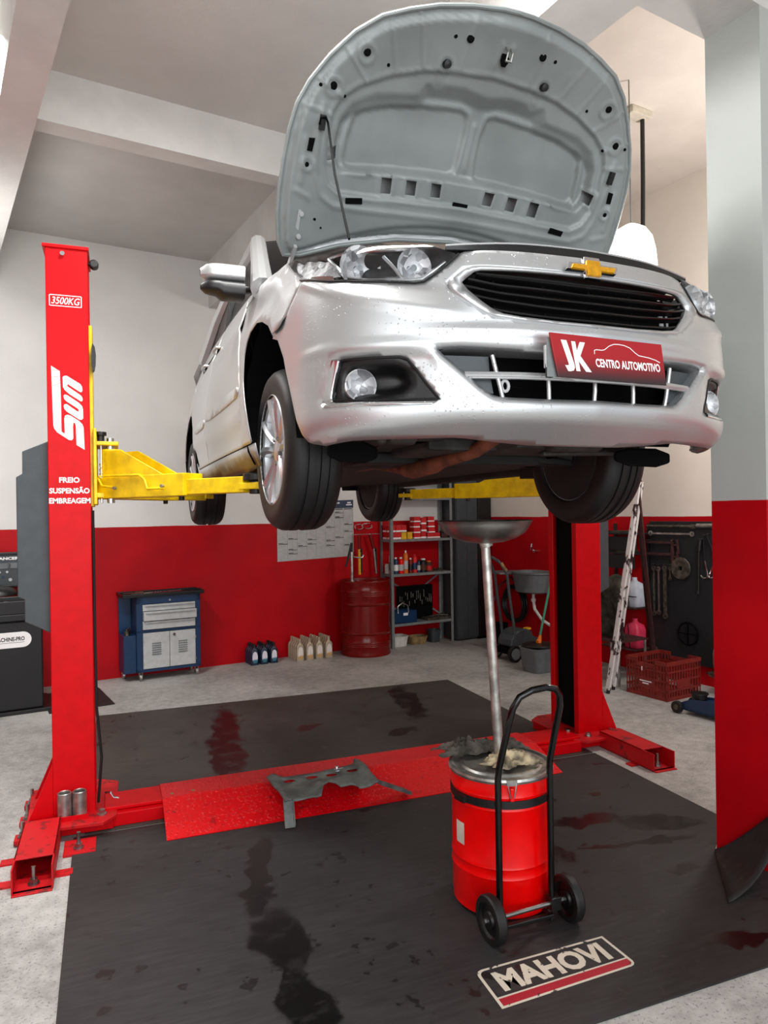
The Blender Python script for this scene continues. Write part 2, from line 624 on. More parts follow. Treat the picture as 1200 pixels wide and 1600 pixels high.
    def xf(self, R=None, t=(0, 0, 0), start=0):
        P = np.array(self.v[start:], float)
        if R is not None:
            P = P @ np.asarray(R).T
        P = P + np.array(t)
        self.v[start:] = [tuple(p) for p in P]
        return self


def tess(poly):
    from mathutils.geometry import tessellate_polygon
    return [tuple(t) for t in tessellate_polygon([[Vector((x, y, 0)) for x, y in poly]])]


def build(name, mb, mats, parent=None, smooth=False, bevel=0.0, seg=2, solid=0.0, label=None, sub=0, offset=-1, ang=35):
    me = bpy.data.meshes.new(name)
    me.from_pydata(mb.v, [], mb.f)
    mats = mats if isinstance(mats, (list, tuple)) else [mats]
    for m in mats:
        me.materials.append(MT[m] if isinstance(m, str) else m)
    if len(mats) > 1:
        me.polygons.foreach_set('material_index', mb.mi)
    bm = bmesh.new()
    bm.from_mesh(me)
    if not getattr(mb, 'keep', False):
        bmesh.ops.recalc_face_normals(bm, faces=bm.faces)
    if smooth:
        for f in bm.faces:
            f.smooth = True
        ca = math.radians(ang)
        for e in bm.edges:
            if len(e.link_faces) == 2 and e.calc_face_angle(0) > ca:
                e.smooth = False
    bm.to_mesh(me)
    bm.free()
    me.update()
    o = bpy.data.objects.new(name, me)
    COL.objects.link(o)
    if parent is not None:
        o.parent = parent
    if bevel:
        b = o.modifiers.new('bevel', 'BEVEL')
        b.width = bevel
        b.segments = seg
        b.limit_method = 'ANGLE'
        b.angle_limit = math.radians(40)
    if solid:
        s = o.modifiers.new('solid', 'SOLIDIFY')
        s.thickness = solid
        s.offset = offset
    if sub:
        s = o.modifiers.new('sub', 'SUBSURF')
        s.levels = s.render_levels = sub
    if label:
        o['label'] = label
    return o


_one = build


def clusters(mb, gap):
    """groups of faces: loose pieces of the mesh, joined where their boxes come nearer than gap"""
    n = len(mb.v)
    par = list(range(n))

    def find(i):
        while par[i] != i:
            par[i] = par[par[i]]
            i = par[i]
        return i
    for f in mb.f:
        a = find(f[0])
        for i in f[1:]:
            par[find(i)] = a
    P = np.array(mb.v)
    root = np.array([find(i) for i in range(n)])
    ids = sorted(set(root[f[0]] for f in mb.f))
    boxes = [(P[root == r].min(0), P[root == r].max(0)) for r in ids]
    g = list(range(len(ids)))

    def fg(i):
        while g[i] != i:
            i = g[i]
        return i
    for i in range(len(ids)):
        for j in range(i):
            if np.all(boxes[i][0] - gap < boxes[j][1]) and np.all(boxes[j][0] - gap < boxes[i][1]):
                a, b = fg(i), fg(j)
                if a != b:
                    g[a] = b
    grp = {r: fg(k) for k, r in enumerate(ids)}
    out = {}
    for k, f in enumerate(mb.f):
        out.setdefault(grp[root[f[0]]], []).append(k)
    return list(out.values())


def build(name, mb, mats, parent=None, split=.015, **kw):
    if not split or 'lettering' in name or name.startswith(('wall', 'trim', 'underbody')):
        return _one(name, mb, mats, parent, **kw)
    cl = clusters(mb, split)
    if len(cl) == 1 or len(cl) > 90:
        return _one(name, mb, mats, parent, **kw)
    res = []
    for fs in sorted(cl, key=len, reverse=True):
        q = MB()
        q.keep = getattr(mb, 'keep', False)
        used = sorted({i for k in fs for i in mb.f[k]})
        mp_ = {i: j for j, i in enumerate(used)}
        q.v = [mb.v[i] for i in used]
        q.f = [tuple(mp_[i] for i in mb.f[k]) for k in fs]
        q.mi = [mb.mi[k] for k in fs]
        res.append(_one(name, q, mats, parent, **kw))
    return res[0]


def thing(name, label, cat, loc=(0, 0, 0), rotz=0.0, group=None):
    o = bpy.data.objects.new(name, None)
    o.empty_display_size = 0.1
    COL.objects.link(o)
    o.location = loc
    o.rotation_euler = (0, 0, rotz)
    o['label'], o['category'] = label, cat
    if group:
        o['group'] = group
    return o


def tag(o, label, cat, group=None, loc=None, rotz=None):
    o['label'], o['category'] = label, cat
    if group:
        o['group'] = group
    if loc is not None:
        o.location = loc
    if rotz is not None:
        o.rotation_euler = (0, 0, rotz)
    return o


def struct(name, mb, mats, **kw):
    o = build(name, mb, mats, **kw)
    o['kind'] = 'structure'
    return o


def dup(root, loc, rotz=None, label=None, group=None):
    r = root.copy()
    COL.objects.link(r)
    r.location = loc
    if rotz is not None:
        r.rotation_euler = (0, 0, rotz)
    if label:
        r['label'] = label
    if group:
        r['group'] = group
    for ch in list(root.children):
        c = ch.copy()
        COL.objects.link(c)
        c.parent = r
        for g in list(ch.children):
            d = g.copy()
            COL.objects.link(d)
            d.parent = c
    return r


def text_geo(body, size=1.0, bold=0.0, xs=1.0, space=1.0, align='CENTER', shear=0.0):
    """flat lettering as (verts, faces) in the xy plane"""
    cu = bpy.data.curves.new('txt', 'FONT')
    cu.body = body
    cu.size = size
    cu.align_x = align
    cu.align_y = 'CENTER'
    cu.offset = bold
    cu.space_character = space
    cu.shear = shear
    cu.resolution_u = 3
    o = bpy.data.objects.new('txt', cu)
    COL.objects.link(o)
    bpy.context.view_layer.update()
    dg = bpy.context.evaluated_depsgraph_get()
    me = o.evaluated_get(dg).to_mesh()
    V = [(v.co.x * xs, v.co.y) for v in me.vertices]
    F = [tuple(p.vertices) for p in me.polygons]
    o.evaluated_get(dg).to_mesh_clear()
    bpy.data.objects.remove(o)
    bpy.data.curves.remove(cu)
    return V, F


def put_text(mb, body, o, ex, ey, size, **kw):
    V, F = text_geo(body, size, **kw)
    o, ex, ey = np.array(o, float), np.array(ex, float), np.array(ey, float)
    mb.add([o + ex * x + ey * y for x, y in V], F)
    return mb


def fit_text(mb, body, o, ex, ey, w, h, bold=0.0, align='CENTER', shear=0.0):
    """lettering stretched to w x h, centred on o"""
    V, F = text_geo(body, 1.0, bold, shear=shear)
    A = np.array(V)
    lo, hi = A.min(0), A.max(0)
    A = (A - (lo + hi) / 2) / (hi - lo) * np.array((w, h))
    o, ex, ey = np.array(o, float), np.array(ex, float), np.array(ey, float)
    mb.add([o + ex * x + ey * y for x, y in A], F)
    return mb


def inside(poly, P):
    P = np.asarray(P, float)
    x, y = P[:, 0], P[:, 1]
    r = np.zeros(len(P), bool)
    n = len(poly)
    for i in range(n):
        x0, y0 = poly[i]
        x1, y1 = poly[(i + 1) % n]
        c = (y0 > y) != (y1 > y)
        with np.errstate(divide='ignore', invalid='ignore'):
            t = (x1 - x0) * (y - y0) / (y1 - y0 + 1e-30) + x0
        r ^= c & (x < t)
    return r


def sdf(poly, P, closed=True):
    """distance to the outline, negative inside (closed) or plain distance to a polyline"""
    P = np.asarray(P, float)
    d = np.full(len(P), 1e9)
    n = len(poly)
    for i in range(n if closed else n - 1):
        a, b = np.array(poly[i], float), np.array(poly[(i + 1) % n], float)
        ab = b - a
        t = np.clip(((P - a) @ ab) / (ab @ ab + 1e-30), 0, 1)
        d = np.minimum(d, np.linalg.norm(P - a - t[:, None] * ab, axis=1))
    if closed:
        d = np.where(inside(poly, P), -d, d)
    return d


def ss(a, b, x):
    t = np.clip((x - a) / (b - a), 0, 1)
    return t * t * (3 - 2 * t)


def resample(poly, step, closed=True):
    out = []
    n = len(poly)
    for i in range(n if closed else n - 1):
        a, b = np.array(poly[i], float), np.array(poly[(i + 1) % n], float)
        k = max(1, int(math.ceil(np.linalg.norm(b - a) / step)))
        out += [tuple(a + (b - a) * j / k) for j in range(k)]
    if not closed:
        out.append(tuple(poly[-1]))
    return out


def rnd(poly, it=1):
    """corner-cutting (Chaikin) rounding of a closed outline"""
    for _ in range(it):
        q = []
        n = len(poly)
        for i in range(n):
            a, b = np.array(poly[i], float), np.array(poly[(i + 1) % n], float)
            q += [tuple(a * 0.75 + b * 0.25), tuple(a * 0.25 + b * 0.75)]
        poly = q
    return poly


def panel2d(outer, holes, step, extra=()):
    outer = resample(outer, step)
    holes = [resample(h, step) for h in holes]
    V, E = [], []
    for lp in [outer] + holes:
        o = len(V)
        V += lp
        E += [(o + i, o + (i + 1) % len(lp)) for i in range(len(lp))]
    for ex in extra:
        V += list(ex)
    A = np.array(outer)
    lo, hi = A.min(0), A.max(0)
    gx, gy = np.meshgrid(np.arange(lo[0] + step / 2, hi[0], step), np.arange(lo[1] + step / 2, hi[1], step))
    G = np.stack([gx.ravel(), gy.ravel()], 1)
    ok = sdf(outer, G) < -step * 0.45
    for h in holes:
        ok &= sdf(h, G) > step * 0.45
    V += [tuple(p) for p in G[ok]]
    r = delaunay_2d_cdt([Vector(p) for p in V], E, [], 0, 1e-6, False)
    P = np.array([tuple(v) for v in r[0]])
    T = np.array([tuple(f) for f in r[2] if len(f) == 3])
    c = P[T].mean(1)
    k = inside(outer, c)
    for h in holes:
        k &= ~inside(h, c)
    T = T[k]
    used = np.unique(T)
    mp = -np.ones(len(P), int)
    mp[used] = np.arange(len(used))
    return P[used], mp[T]


def surf_panel(mb, surf, outer, holes, step, disp=None):
    """triangulated outline laid on a surface surf(a, b) -> points, pushed along the normal by disp(P)"""
    P, T = panel2d(outer, holes, step)
    a, b = P[:, 0], P[:, 1]
    h = 1e-3
    Q = surf(a, b)
    if disp is not None:
        nrm = np.cross(surf(a + h, b) - Q, surf(a, b + h) - Q)
        nrm /= np.linalg.norm(nrm, axis=1)[:, None] + 1e-12
        d = disp(P) if callable(disp) else disp
        Q = Q + nrm * np.broadcast_to(np.asarray(d, float), (len(Q),))[:, None]
    mb.add(Q, [tuple(t) for t in T])
    return mb


def spl(xs, ys):
    xs = np.array(xs, float)
    ys = np.array(ys, float)
    h = np.diff(xs)
    d = np.diff(ys) / h
    m = np.zeros_like(xs)
    m[1:-1] = np.where(d[1:] * d[:-1] > 0, 2 * d[1:] * d[:-1] / (d[1:] + d[:-1] + 1e-12), 0)
    m[0], m[-1] = d[0], d[-1]

    def f(t):
        t = np.asarray(t, float)
        i = np.clip(np.searchsorted(xs, t) - 1, 0, len(xs) - 2)
        u = (t - xs[i]) / h[i]
        q = np.clip(u, 0, 1)
        r = (2 * q**3 - 3 * q**2 + 1) * ys[i] + (q**3 - 2 * q**2 + q) * h[i] * m[i] + (-2 * q**3 + 3 * q**2) * ys[i + 1] + (q**3 - q**2) * h[i] * m[i + 1]
        return r + np.where(u < 0, u * h[i] * m[i], 0) + np.where(u > 1, (u - 1) * h[i] * m[i + 1], 0)
    return f


# ------------------------------------------------------------------ the room (its walls stand 9.3 degrees off the lift's axis)
TH = math.radians(9.3)
EX = np.array((math.cos(TH), math.sin(TH), 0))
EY = np.array((-math.sin(TH), math.cos(TH), 0))


def W(u, v, z=0.0):
    return tuple(EX * u + EY * v + np.array((0, 0, z)))


def ubox(mb, u0, u1, v0, v1, z0, z1):
    P = [W(u, v, z) for u in (u0, u1) for v in (v0, v1) for z in (z0, z1)]
    return mb.add(P, [(0, 1, 3, 2), (4, 6, 7, 5), (0, 4, 5, 1), (2, 3, 7, 6), (0, 2, 6, 4), (1, 5, 7, 3)])


UL, UR, VB, VF = -2.6, 5.58, 7.26, -1.6
struct('floor', ubox(MB(), UL - 0.2, UR + 0.2, VF - 3, VB + 0.2, -0.15, 0.0), 'concrete')
struct('wall_back', ubox(MB(), UL - 0.2, UR + 0.2, VB, VB + 0.2, 0.0, 4.75), 'wall_back')
struct('wall_right', ubox(MB(), UR, UR + 0.2, VF, VB, 0.0, 4.75), 'wall_side')
struct('wall_left', ubox(MB(), UL - 0.2, UL, VF, VB, 0.0, 4.75), 'wall_back')
m = MB()
ubox(m, UL, 2.16, VF, VB, 4.19, 4.35)
struct('ceiling', m, 'ceiling')
m = MB()
ubox(m, 2.16, UR, VF, VB, 4.53, 4.75)
struct('ceiling_right', m, 'ceiling_warm')
# dropped beams
struct('trim_1', ubox(MB(), 2.16, 2.48, VF, VB, 3.71, 4.53), 'beam')                     # along the depth, over the car
struct('trim_2', ubox(MB(), 0.312, 2.16, 4.56, 4.71, 3.885, 4.19), 'beam')                # across the left bay
m = MB()
m.add([W(u, v, z) for v, ul, ur in ((VF, .41, .602), (VB, .01, .195)) for u, z in ((ul, 3.70), (ur, 3.70), (ur, 4.19), (ul, 4.19))], [(0, 1, 2, 3), (4, 7, 6, 5), (0, 4, 5, 1), (1, 5, 6, 2), (2, 6, 7, 3), (3, 7, 4, 0)])
struct('trim_3', m, 'beam')                     # along the depth, top left of the photo
struct('trim_4', ubox(MB(), 2.48, UR, 1.80, 2.06, 3.714, 4.53), 'beam')                  # across the side bay, onto the column
struct('trim_5', ubox(MB(), UL, 0.13, 4.56, 4.71, 3.885, 4.19), 'beam')
struct('wall_column', ubox(MB(), 2.938, 3.35, 1.80, 2.06, 0.0, 3.714), 'column')

# ------------------------------------------------------------------ the car (own frame: x across, y back from the plate, z up from its road level)
PSI = math.radians(0.6)
CX, CY, CZ = 1.385, 1.775, 1.58
car = thing('car', 'silver sedan raised on the lift with its bonnet propped open', 'car', (CX, CY, CZ), PSI)

PX = spl([0, .2, .4, .55, .7, .8, .9, 1.0], [0, .22, .44, .60, .735, .788, .815, .827])
PY = spl([0, .2, .4, .55, .7, .8, .9, 1.0], [0, .015, .065, .13, .225, .315, .42, .54])
OZ = spl([.12, .16, .19, .215, .24, .258, .27, .30, .36, .46, .52, .6, .68, .75, .80, .85], [.27, .19, .135, .092, .050, .022, .012, .004, 0, 0, 0, .005, .018, .038, .065, .10])
WZ = spl([.16, .20, .25, .30, .45, .6, .72, .82], [.90, .955, .99, 1.0, 1.005, .995, .98, .95])
SPL = spl([.10, .225, .315, .42, .54, .8, 1.2, 2, 2.6, 3.2, 3.8, 4.2, 4.42], [.62, .735, .788, .815, .826, .832, .838, .842, .838, .828, .812, .775, .70])
WZS = spl([.16, .20, .25, .30, .45, .6, .72, .82, .9, .97, 1.05, 1.15], [.94, .962, .985, .995, 1.005, .995, .98, .958, .935, .905, .87, .82])

INT = [(0, .455), (-.167, .453), (-.24, .455), (-.325, .459), (-.394, .462), (-.452, .459), (-.442, .447), (-.419, .425), (-.378, .385),
       (-.345, .351), (-.316, .328), (-.294, .321), (-.255, .319), (-.166, .317), (0, .319)]
INT = INT + [(-a, b) for a, b in INT[-2:0:-1]]
FOGR = [(-.809, .313), (-.816, .33), (-.80, .368), (-.773, .432), (-.751, .456), (-.717, .465), (-.635, .463), (-.548, .461), (-.465, .455),
        (-.44, .40), (-.42, .35), (-.44, .31), (-.47, .298), (-.60, .299), (-.72, .302), (-.79, .307)]
FOGB = [(-.761, .327), (-.764, .339), (-.737, .426), (-.727, .443), (-.635, .443), (-.552, .442), (-.531, .434), (-.508, .402), (-.483, .359), (-.453, .314), (-.533, .314), (-.638, .316)]
CHRL = [(-.751, .445), (-.729, .441), (-.742, .407), (-.760, .358), (-.764, .325), (-.676, .319), (-.533, .315), (-.453, .313), (-.456, .306), (-.472, .300),
        (-.602, .301), (-.721, .305), (-.783, .310), (-.802, .320), (-.799, .343), (-.774, .400)]
LAMP = [(-1.105, .888), (-1.065, .850), (-1.025, .816), (-.927, .743), (-.766, .692), (-.654, .676), (-.567, .668), (-.513, .662), (-.488, .666), (-.451, .693), (-.417, .726),
        (-.395, .749), (-.424, .769), (-.456, .790), (-.481, .796), (-.541, .797), (-.613, .803), (-.67, .806), (-.728, .809), (-.814, .815), (-.933, .846), (-1.035, .874)]
ZC = spl([0, .364, .446, .567, .704, .924, 1.2], [.548, .563, .574, .597, .636, .734, .83])


def S0(s, z):
    s, z = np.asarray(s, float), np.asarray(z, float)
    a = np.abs(s)
    zz = np.where(z < .36, z + .03 * ss(.35, .75, a) * np.clip((.36 - z) / .08, 0, 1), z)
    return np.stack([np.sign(s) * PX(a) * WZ(z), PY(a) + OZ(zz) * (1 - .35 * np.minimum(a, 1.2)), z + 0 * a], -1)


def relief(P):
    P = np.asarray(P, float)
    a, z = np.abs(P[:, 0]), P[:, 1]
    Q = np.stack([-a, z], 1)
    d = -.020 * ss(0, .085, z - ZC(a)) * ss(.32, .5, a) * (1 - ss(.9, 1.05, a))
    d += .010 * np.exp(-((z - ZC(a) + .004) / .014) ** 2) * ss(.34, .48, a) * (1 - ss(.85, 1.0, a)) * .6
    d += -.020 * ss(0, .020, -sdf(FOGR, Q)) * ss(.42, .54, a)
    d += .009 * np.exp(-((z - .512) / .013) ** 2) * (1 - ss(.34, .58, a))
    d += -.016 * ss(.016, 0, np.maximum(sdf(INT, P), 0))
    d += .006 * np.exp(-((z - .478) / .010) ** 2) * ss(.25, .4, a) * (1 - ss(.85, .95, a))
    return d


def SP(s, z, off=0.0, rel=True):
    s, z = np.atleast_1d(np.asarray(s, float)), np.atleast_1d(np.asarray(z, float))
    h = 1e-3
    Q = S0(s, z)
    n = np.cross(S0(s + h, z) - Q, S0(s, z + h) - Q)
    n /= np.linalg.norm(n, axis=1)[:, None]
    d = off + (relief(np.stack([s, z], 1)) if rel else 0)
    return Q + n * np.broadcast_to(d, (len(s),))[:, None]


def spath(pts, off, step=.03):
    P = np.array(resample(pts, step, closed=False))
    return list(SP(P[:, 0], P[:, 1], off))


def mir(poly):
    return [(-a, b) for a, b in poly]


def open_mir(half):
    """left half outline that starts and ends on the centre line -> closed, symmetric"""
    return half + [(-a, b) for a, b in half[::-1] if abs(a) > 1e-6]


GOUT = open_mir([(0, .704), (-.10, .704), (-.227, .703), (-.319, .706), (-.362, .705), (-.388, .695), (-.417, .668), (-.428, .653), (-.415, .633), (-.377, .599), (-.333, .567), (-.298, .554), (-.237, .546), (-.119, .540), (0, .539)])
GIN = open_mir([(0, .696), (-.126, .696), (-.228, .695), (-.338, .694), (-.356, .690), (-.378, .672), (-.391, .658), (-.376, .636), (-.342, .602), (-.308, .573), (-.284, .562), (-.237, .554), (-.139, .548), (0, .546)])
OUT = open_mir([(0, .190), (-.1, .190), (-.17, .191), (-.261, .197), (-.363, .208), (-.399, .210), (-.531, .207), (-.693, .206), (-.808, .199), (-.872, .209), (-.90, .217),
                (-.925, .239), (-.951, .293), (-.993, .408), (-1.04, .513), (-1.109, .602), (-1.126, .622), (-1.063, .629), (-.998, .687), (-.921, .740),
                (-.766, .692), (-.654, .676), (-.567, .668), (-.513, .662), (-.488, .666), (-.451, .693), (-.417, .726), (-.395, .749), (-.38, .756), (-.30, .759), (0, .761)])
m = MB()
m.keep = True
surf_panel(m, S0, OUT, [GOUT, INT, FOGB, mir(FOGB)], .012, relief)
bumper = build('front_bumper', m, 'silver', car, smooth=True, solid=.004, ang=60)
for q in (1, -1):
    m = MB()
    m.keep = True
    surf_panel(m, S0, [(q * a, b) for a, b in ((-1.02, .600), (-1.10, .590), (-1.165, .615), (-1.16, .665), (-1.06, .73), (-.96, .775), (-.90, .745), (-.97, .67))], [], .02, lambda P: relief(P) - .007)
    build('seam_flange', m, 'silver', bumper, smooth=True)
# rolled edges round the lower intake
m = MB()
B = np.array(resample(rnd(INT), .03))
rows = [list(SP(np.append(B[:, 0], B[0, 0]), np.append(B[:, 1], B[0, 1]), -.001)), list(SP(np.append(B[:, 0], B[0, 0]), np.append(B[:, 1], B[0, 1]), -.03))]
back = np.array(rows[0]) + np.array((0, .085, 0))
m.grid([rows[0], rows[1], list(back)])
build('intake_lip', m, 'silver', bumper, smooth=True)
# grille
m = MB()
m.keep = True
surf_panel(m, S0, GOUT, [GIN], .02, lambda P: .004 - .012 * ss(0, .03, -sdf(GOUT, P)))
gr = build('grille_surround', m, 'silver', car, smooth=True, solid=.02)
m = MB()
for zs in ([.676, .650, .645, .640], [.652, .625, .617, .614], [.628, .600, .590, .587], [.602, .570, .560, .557], [.693, .682, .676, .673]):
    f = spl([0, .15, .27, .40], zs[::-1])
    e = {.676: .372, .652: .385, .628: .366, .602: .338, .693: .350}[zs[0]]
    a = np.linspace(-e, e, 41)
    top, bot = SP(a, f(np.abs(a)) + .004, -.016, False), SP(a, f(np.abs(a)) - .007, -.030, False)
    m.grid([list(top), list(bot)])
    m.tube(list(SP(a, f(np.abs(a)) + .004, -.015, False)), .0032, 6)
build('grille_slat', m, 'black_gloss', gr, smooth=True)
m = MB()
for a in (-.30, -.15, 0, .15, .30):
    m.tube(list(SP([a] * 4, [.552, .60, .65, .692], -.034, False)), .004, 6)
m.grid([list(SP(np.linspace(-.40, .40, 21), np.full(21, z), -.075, False)) for z in (.54, .60, .66, .71)])
build('grille_backing', m, 'void', gr)
m = MB()
for i, z in enumerate((.640, .610, .582)):
    m.bb(SP(.335, z, -.06, False)[0] + (-.018, 0, -.006), SP(.335, z, -.06, False)[0] + (.018, .004, .006))
build('duct_tab', m, 'grey_light', gr)
# badge: a cross with long arms, gold on a bright rim
BD = [(-.082, .7325), (-.024, .737), (-.018, .756), (.034, .757), (.035, .738), (.084, .736), (.074, .716), (.030, .717), (.024, .701), (-.014, .702), (-.018, .720), (-.090, .717)]
BD = [(-.085, -.0085), (-.075, .0095), (-.027, .0095), (-.022, .0275), (.029, .0275), (.027, .0095), (.085, .0095), (.075, -.0085), (.026, -.0085), (.021, -.0265), (-.030, -.0265), (-.027, -.0085)]
bc = SP(-.012, .713, .012, False)[0]
tl = rotm('X', -.30)


def badge_poly(k):
    c = np.array(BD)
    return [tuple(p * (1 + k / np.array((.085, .03)))) for p in c]


m = MB()
m.prism(badge_poly(.0115), bc + (0, .006, 0), tl @ np.array((1, 0, 0)), tl @ np.array((0, 0, 1)), .014)
bdg = build('badge', m, 'chrome', car, bevel=.002, label='bright rimmed gold cross badge')
m = MB()
m.prism(badge_poly(-.001), bc + (0, -.006, 0), tl @ np.array((1, 0, 0)), tl @ np.array((0, 0, 1)), .008)
build('badge_face', m, 'gold', bdg, bevel=.003)

# lower intake: bars, side inserts, dark core, towing eye
m = MB()
a = np.linspace(-.385, .385, 31)
for off, zz in ((-.018, .386), (-.022, .381), (-.022, .391)):
    m.tube(list(SP(a, np.full(31, zz), off, False)), .0062, 8)
for a0, a1 in ((-.31, -.283), (-.150, -.146), (-.003, 0), (.138, .142), (.30, .275)):
    m.tube(list(SP(np.linspace(a0, a1, 5), np.linspace(.446, .318, 5), -.025, False)), .0065, 8)
bars = build('intake_bar', m, 'silver', car, smooth=True)
m = MB()
m.grid([list(SP(np.linspace(-.47, .47, 25), np.full(25, z), -.105, False)) for z in (.29, .36, .42, .49)])
for i in range(26):
    z = .315 + i * .0055
    m.tube(list(SP(np.linspace(-.44, .44, 21), np.full(21, z), -.095, False)), .0012, 4)
build('intake_core', m, 'void', bars)
m = MB()
for s in (-1, 1):
    for pl in ([(.315, .445), (.44, .449), (.425, .425), (.385, .390), (.312, .390)], [(.310, .380), (.372, .380), (.330, .338), (.303, .333)]):
        q = MB()
        surf_panel(q, S0, [(s * x, z) for x, z in pl], [], .03, -.045)
        m.add(q.v, q.f)
build('intake_insert', m, 'grey_box', bars)
m = MB()
te = SP(-.275, .356, -.03, False)[0]
m.tube([te + (.012 * math.cos(t), 0, .016 * math.sin(t)) for t in np.linspace(0, 2 * PI, 13)[:-1]], .005, 6, closed=True)
m.bar(te + (0, 0, .014), te + (0, .01, .034), .012, .006)
build('towing_eye', m, 'grey_light', bars, smooth=True)

# number plate and the shop's red sign on it
pc = np.array((-.002, -.030, .442))
pe = np.array((1, .012, .0))
m = MB()
m.prism(rnd([(-.214, -.075), (.208, -.075), (.208, .050), (-.214, .054)], 1), pc + (0, .012, 0), pe, (0, 0, 1), .010)
pl = build('number_plate', m, 'grey_light', car, bevel=.002)
m = MB()
m.prism([(-.210, -.069), (-.175, -.069), (-.200, .045), (-.210, .045)], pc + (0, .0015, 0), pe, (0, 0, 1), .001)
build('plate_field', m, 'shelf', pl)
m = MB()
put_text(m, 'B', pc + np.array((-.1985, -.0002, -.054)), pe, (0, 0, 1), .028, bold=.01)
build('plate_letter', m, 'black_print', pl)
m = MB()
sg = [(-.180, -.070), (.222, -.074), (.203, .051), (-.208, .056)]
m.prism(sg, pc + (0, -.006, 0), pe, (0, 0, 1), .006)
sign = build('plate_sign', m, 'plate_print', pl, bevel=.001)
m = MB()
so = pc + np.array((0, -.0128, 0))


def sgp(x, z):
    """point of the sign from 0..1, 0..1"""
    b = np.array(sg[0]) * (1 - x) + np.array(sg[1]) * x
    t = np.array(sg[3]) * (1 - x) + np.array(sg[2]) * x
    q = b * (1 - z) + t * z
    return so + pe * q[0] + np.array((0, 0, q[1]))


fit_text(m, 'J', sgp(.108, .50), sgp(1, .5) - sgp(0, .5), sgp(.125, .9) - sgp(.125, -.1) + (sgp(1, 0) - sgp(0, 0)) * -.06, .085, .71, bold=.05)
fit_text(m, 'K', sgp(.236, .505), sgp(1, .5) - sgp(0, .5), sgp(.25, .9) - sgp(.25, -.1), .135, .68, bold=.05)
fit_text(m, 'CENTRO AUTOMOTIVO', sgp(.655, .405), sgp(1, .42) - sgp(0, .40), sgp(.5, .9) - sgp(.5, -.1), .60, .20, bold=.028)
cl = [(.357, .60), (.362, .69), (.38, .705), (.43, .705), (.455, .725), (.50, .82), (.545, .875), (.59, .885), (.64, .875), (.69, .83), (.735, .72), (.765, .665), (.86, .635), (.92, .595), (.96, .545)]
for i in range(len(cl) - 1):
    p, q = sgp(*cl[i]), sgp(*cl[i + 1])
    m.bar(p, q, .0022, .0006, upv=(0, 1, 0))
build('sign_lettering', m, 'white', pl)


# lamps, fog lamps, mirrors, side panels: once per side
def side_surf(sg):
    def f(y, z):
        y, z = np.asarray(y, float), np.asarray(z, float)
        fd = .65 * np.clip(1 - (y - .54) / .6, 0, 1)
        return np.stack([sg * SPL(y - fd * OZ(np.minimum(z, .85))) * WZS(z), y + 0 * z, z + 0 * y], -1)
    return f


SEAM_Y = [(.712, .612), (.700, .622), (.653, .635), (.552, .686), (.472, .737), (.60, .815), (.731, .883)]
SEAM_S = [(-1.109, .602), (-1.126, .622), (-1.063, .629), (-.998, .687), (-.921, .740), (-1.02, .816), (-1.10, .888)]
FEN = [(.653, .637), (.552, .686), (.472, .737), (.60, .815), (.731, .883), (.901, .913), (1.114, .956), (1.40, 1.002), (1.63, 1.03), (1.575, .885), (1.46, .70), (1.39, .56), (1.365, .40), (1.40, .285),
       (1.13, .285), (1.136, .307), (1.174, .403), (1.251, .554), (1.266, .66), (1.24, .71), (1.186, .744), (1.07, .755), (.953, .73), (.82, .68), (.712, .612), (.700, .622)]
DOOR1 = [(1.64, 1.032), (1.583, .885), (1.468, .70), (1.398, .56), (1.373, .40), (1.408, .287), (2.52, .287), (2.53, .5), (2.55, .8), (2.58, 1.10)]
DOOR2 = [(2.588, 1.101), (2.558, .8), (2.538, .5), (2.528, .287), (3.00, .287), (3.16, .42), (3.30, .57), (3.42, .67), (3.50, .78), (3.53, .95), (3.52, 1.175)]
REARQ = [(3.528, 1.175), (3.538, .95), (3.508, .78), (3.428, .67), (3.31, .57), (3.17, .42), (3.24, .46), (3.34, .60), (3.50, .70), (3.63, .715), (3.80, .67), (3.92, .56), (3.975, .40), (3.98, .27), (4.38, .30), (4.42, .6), (4.42, 1.06), (4.1, 1.1), (3.8, 1.13)]
SILL = [(1.14, .280), (1.15, .19), (1.4, .175), (2.9, .18), (3.05, .20), (3.10, .33), (3.02, .280)]

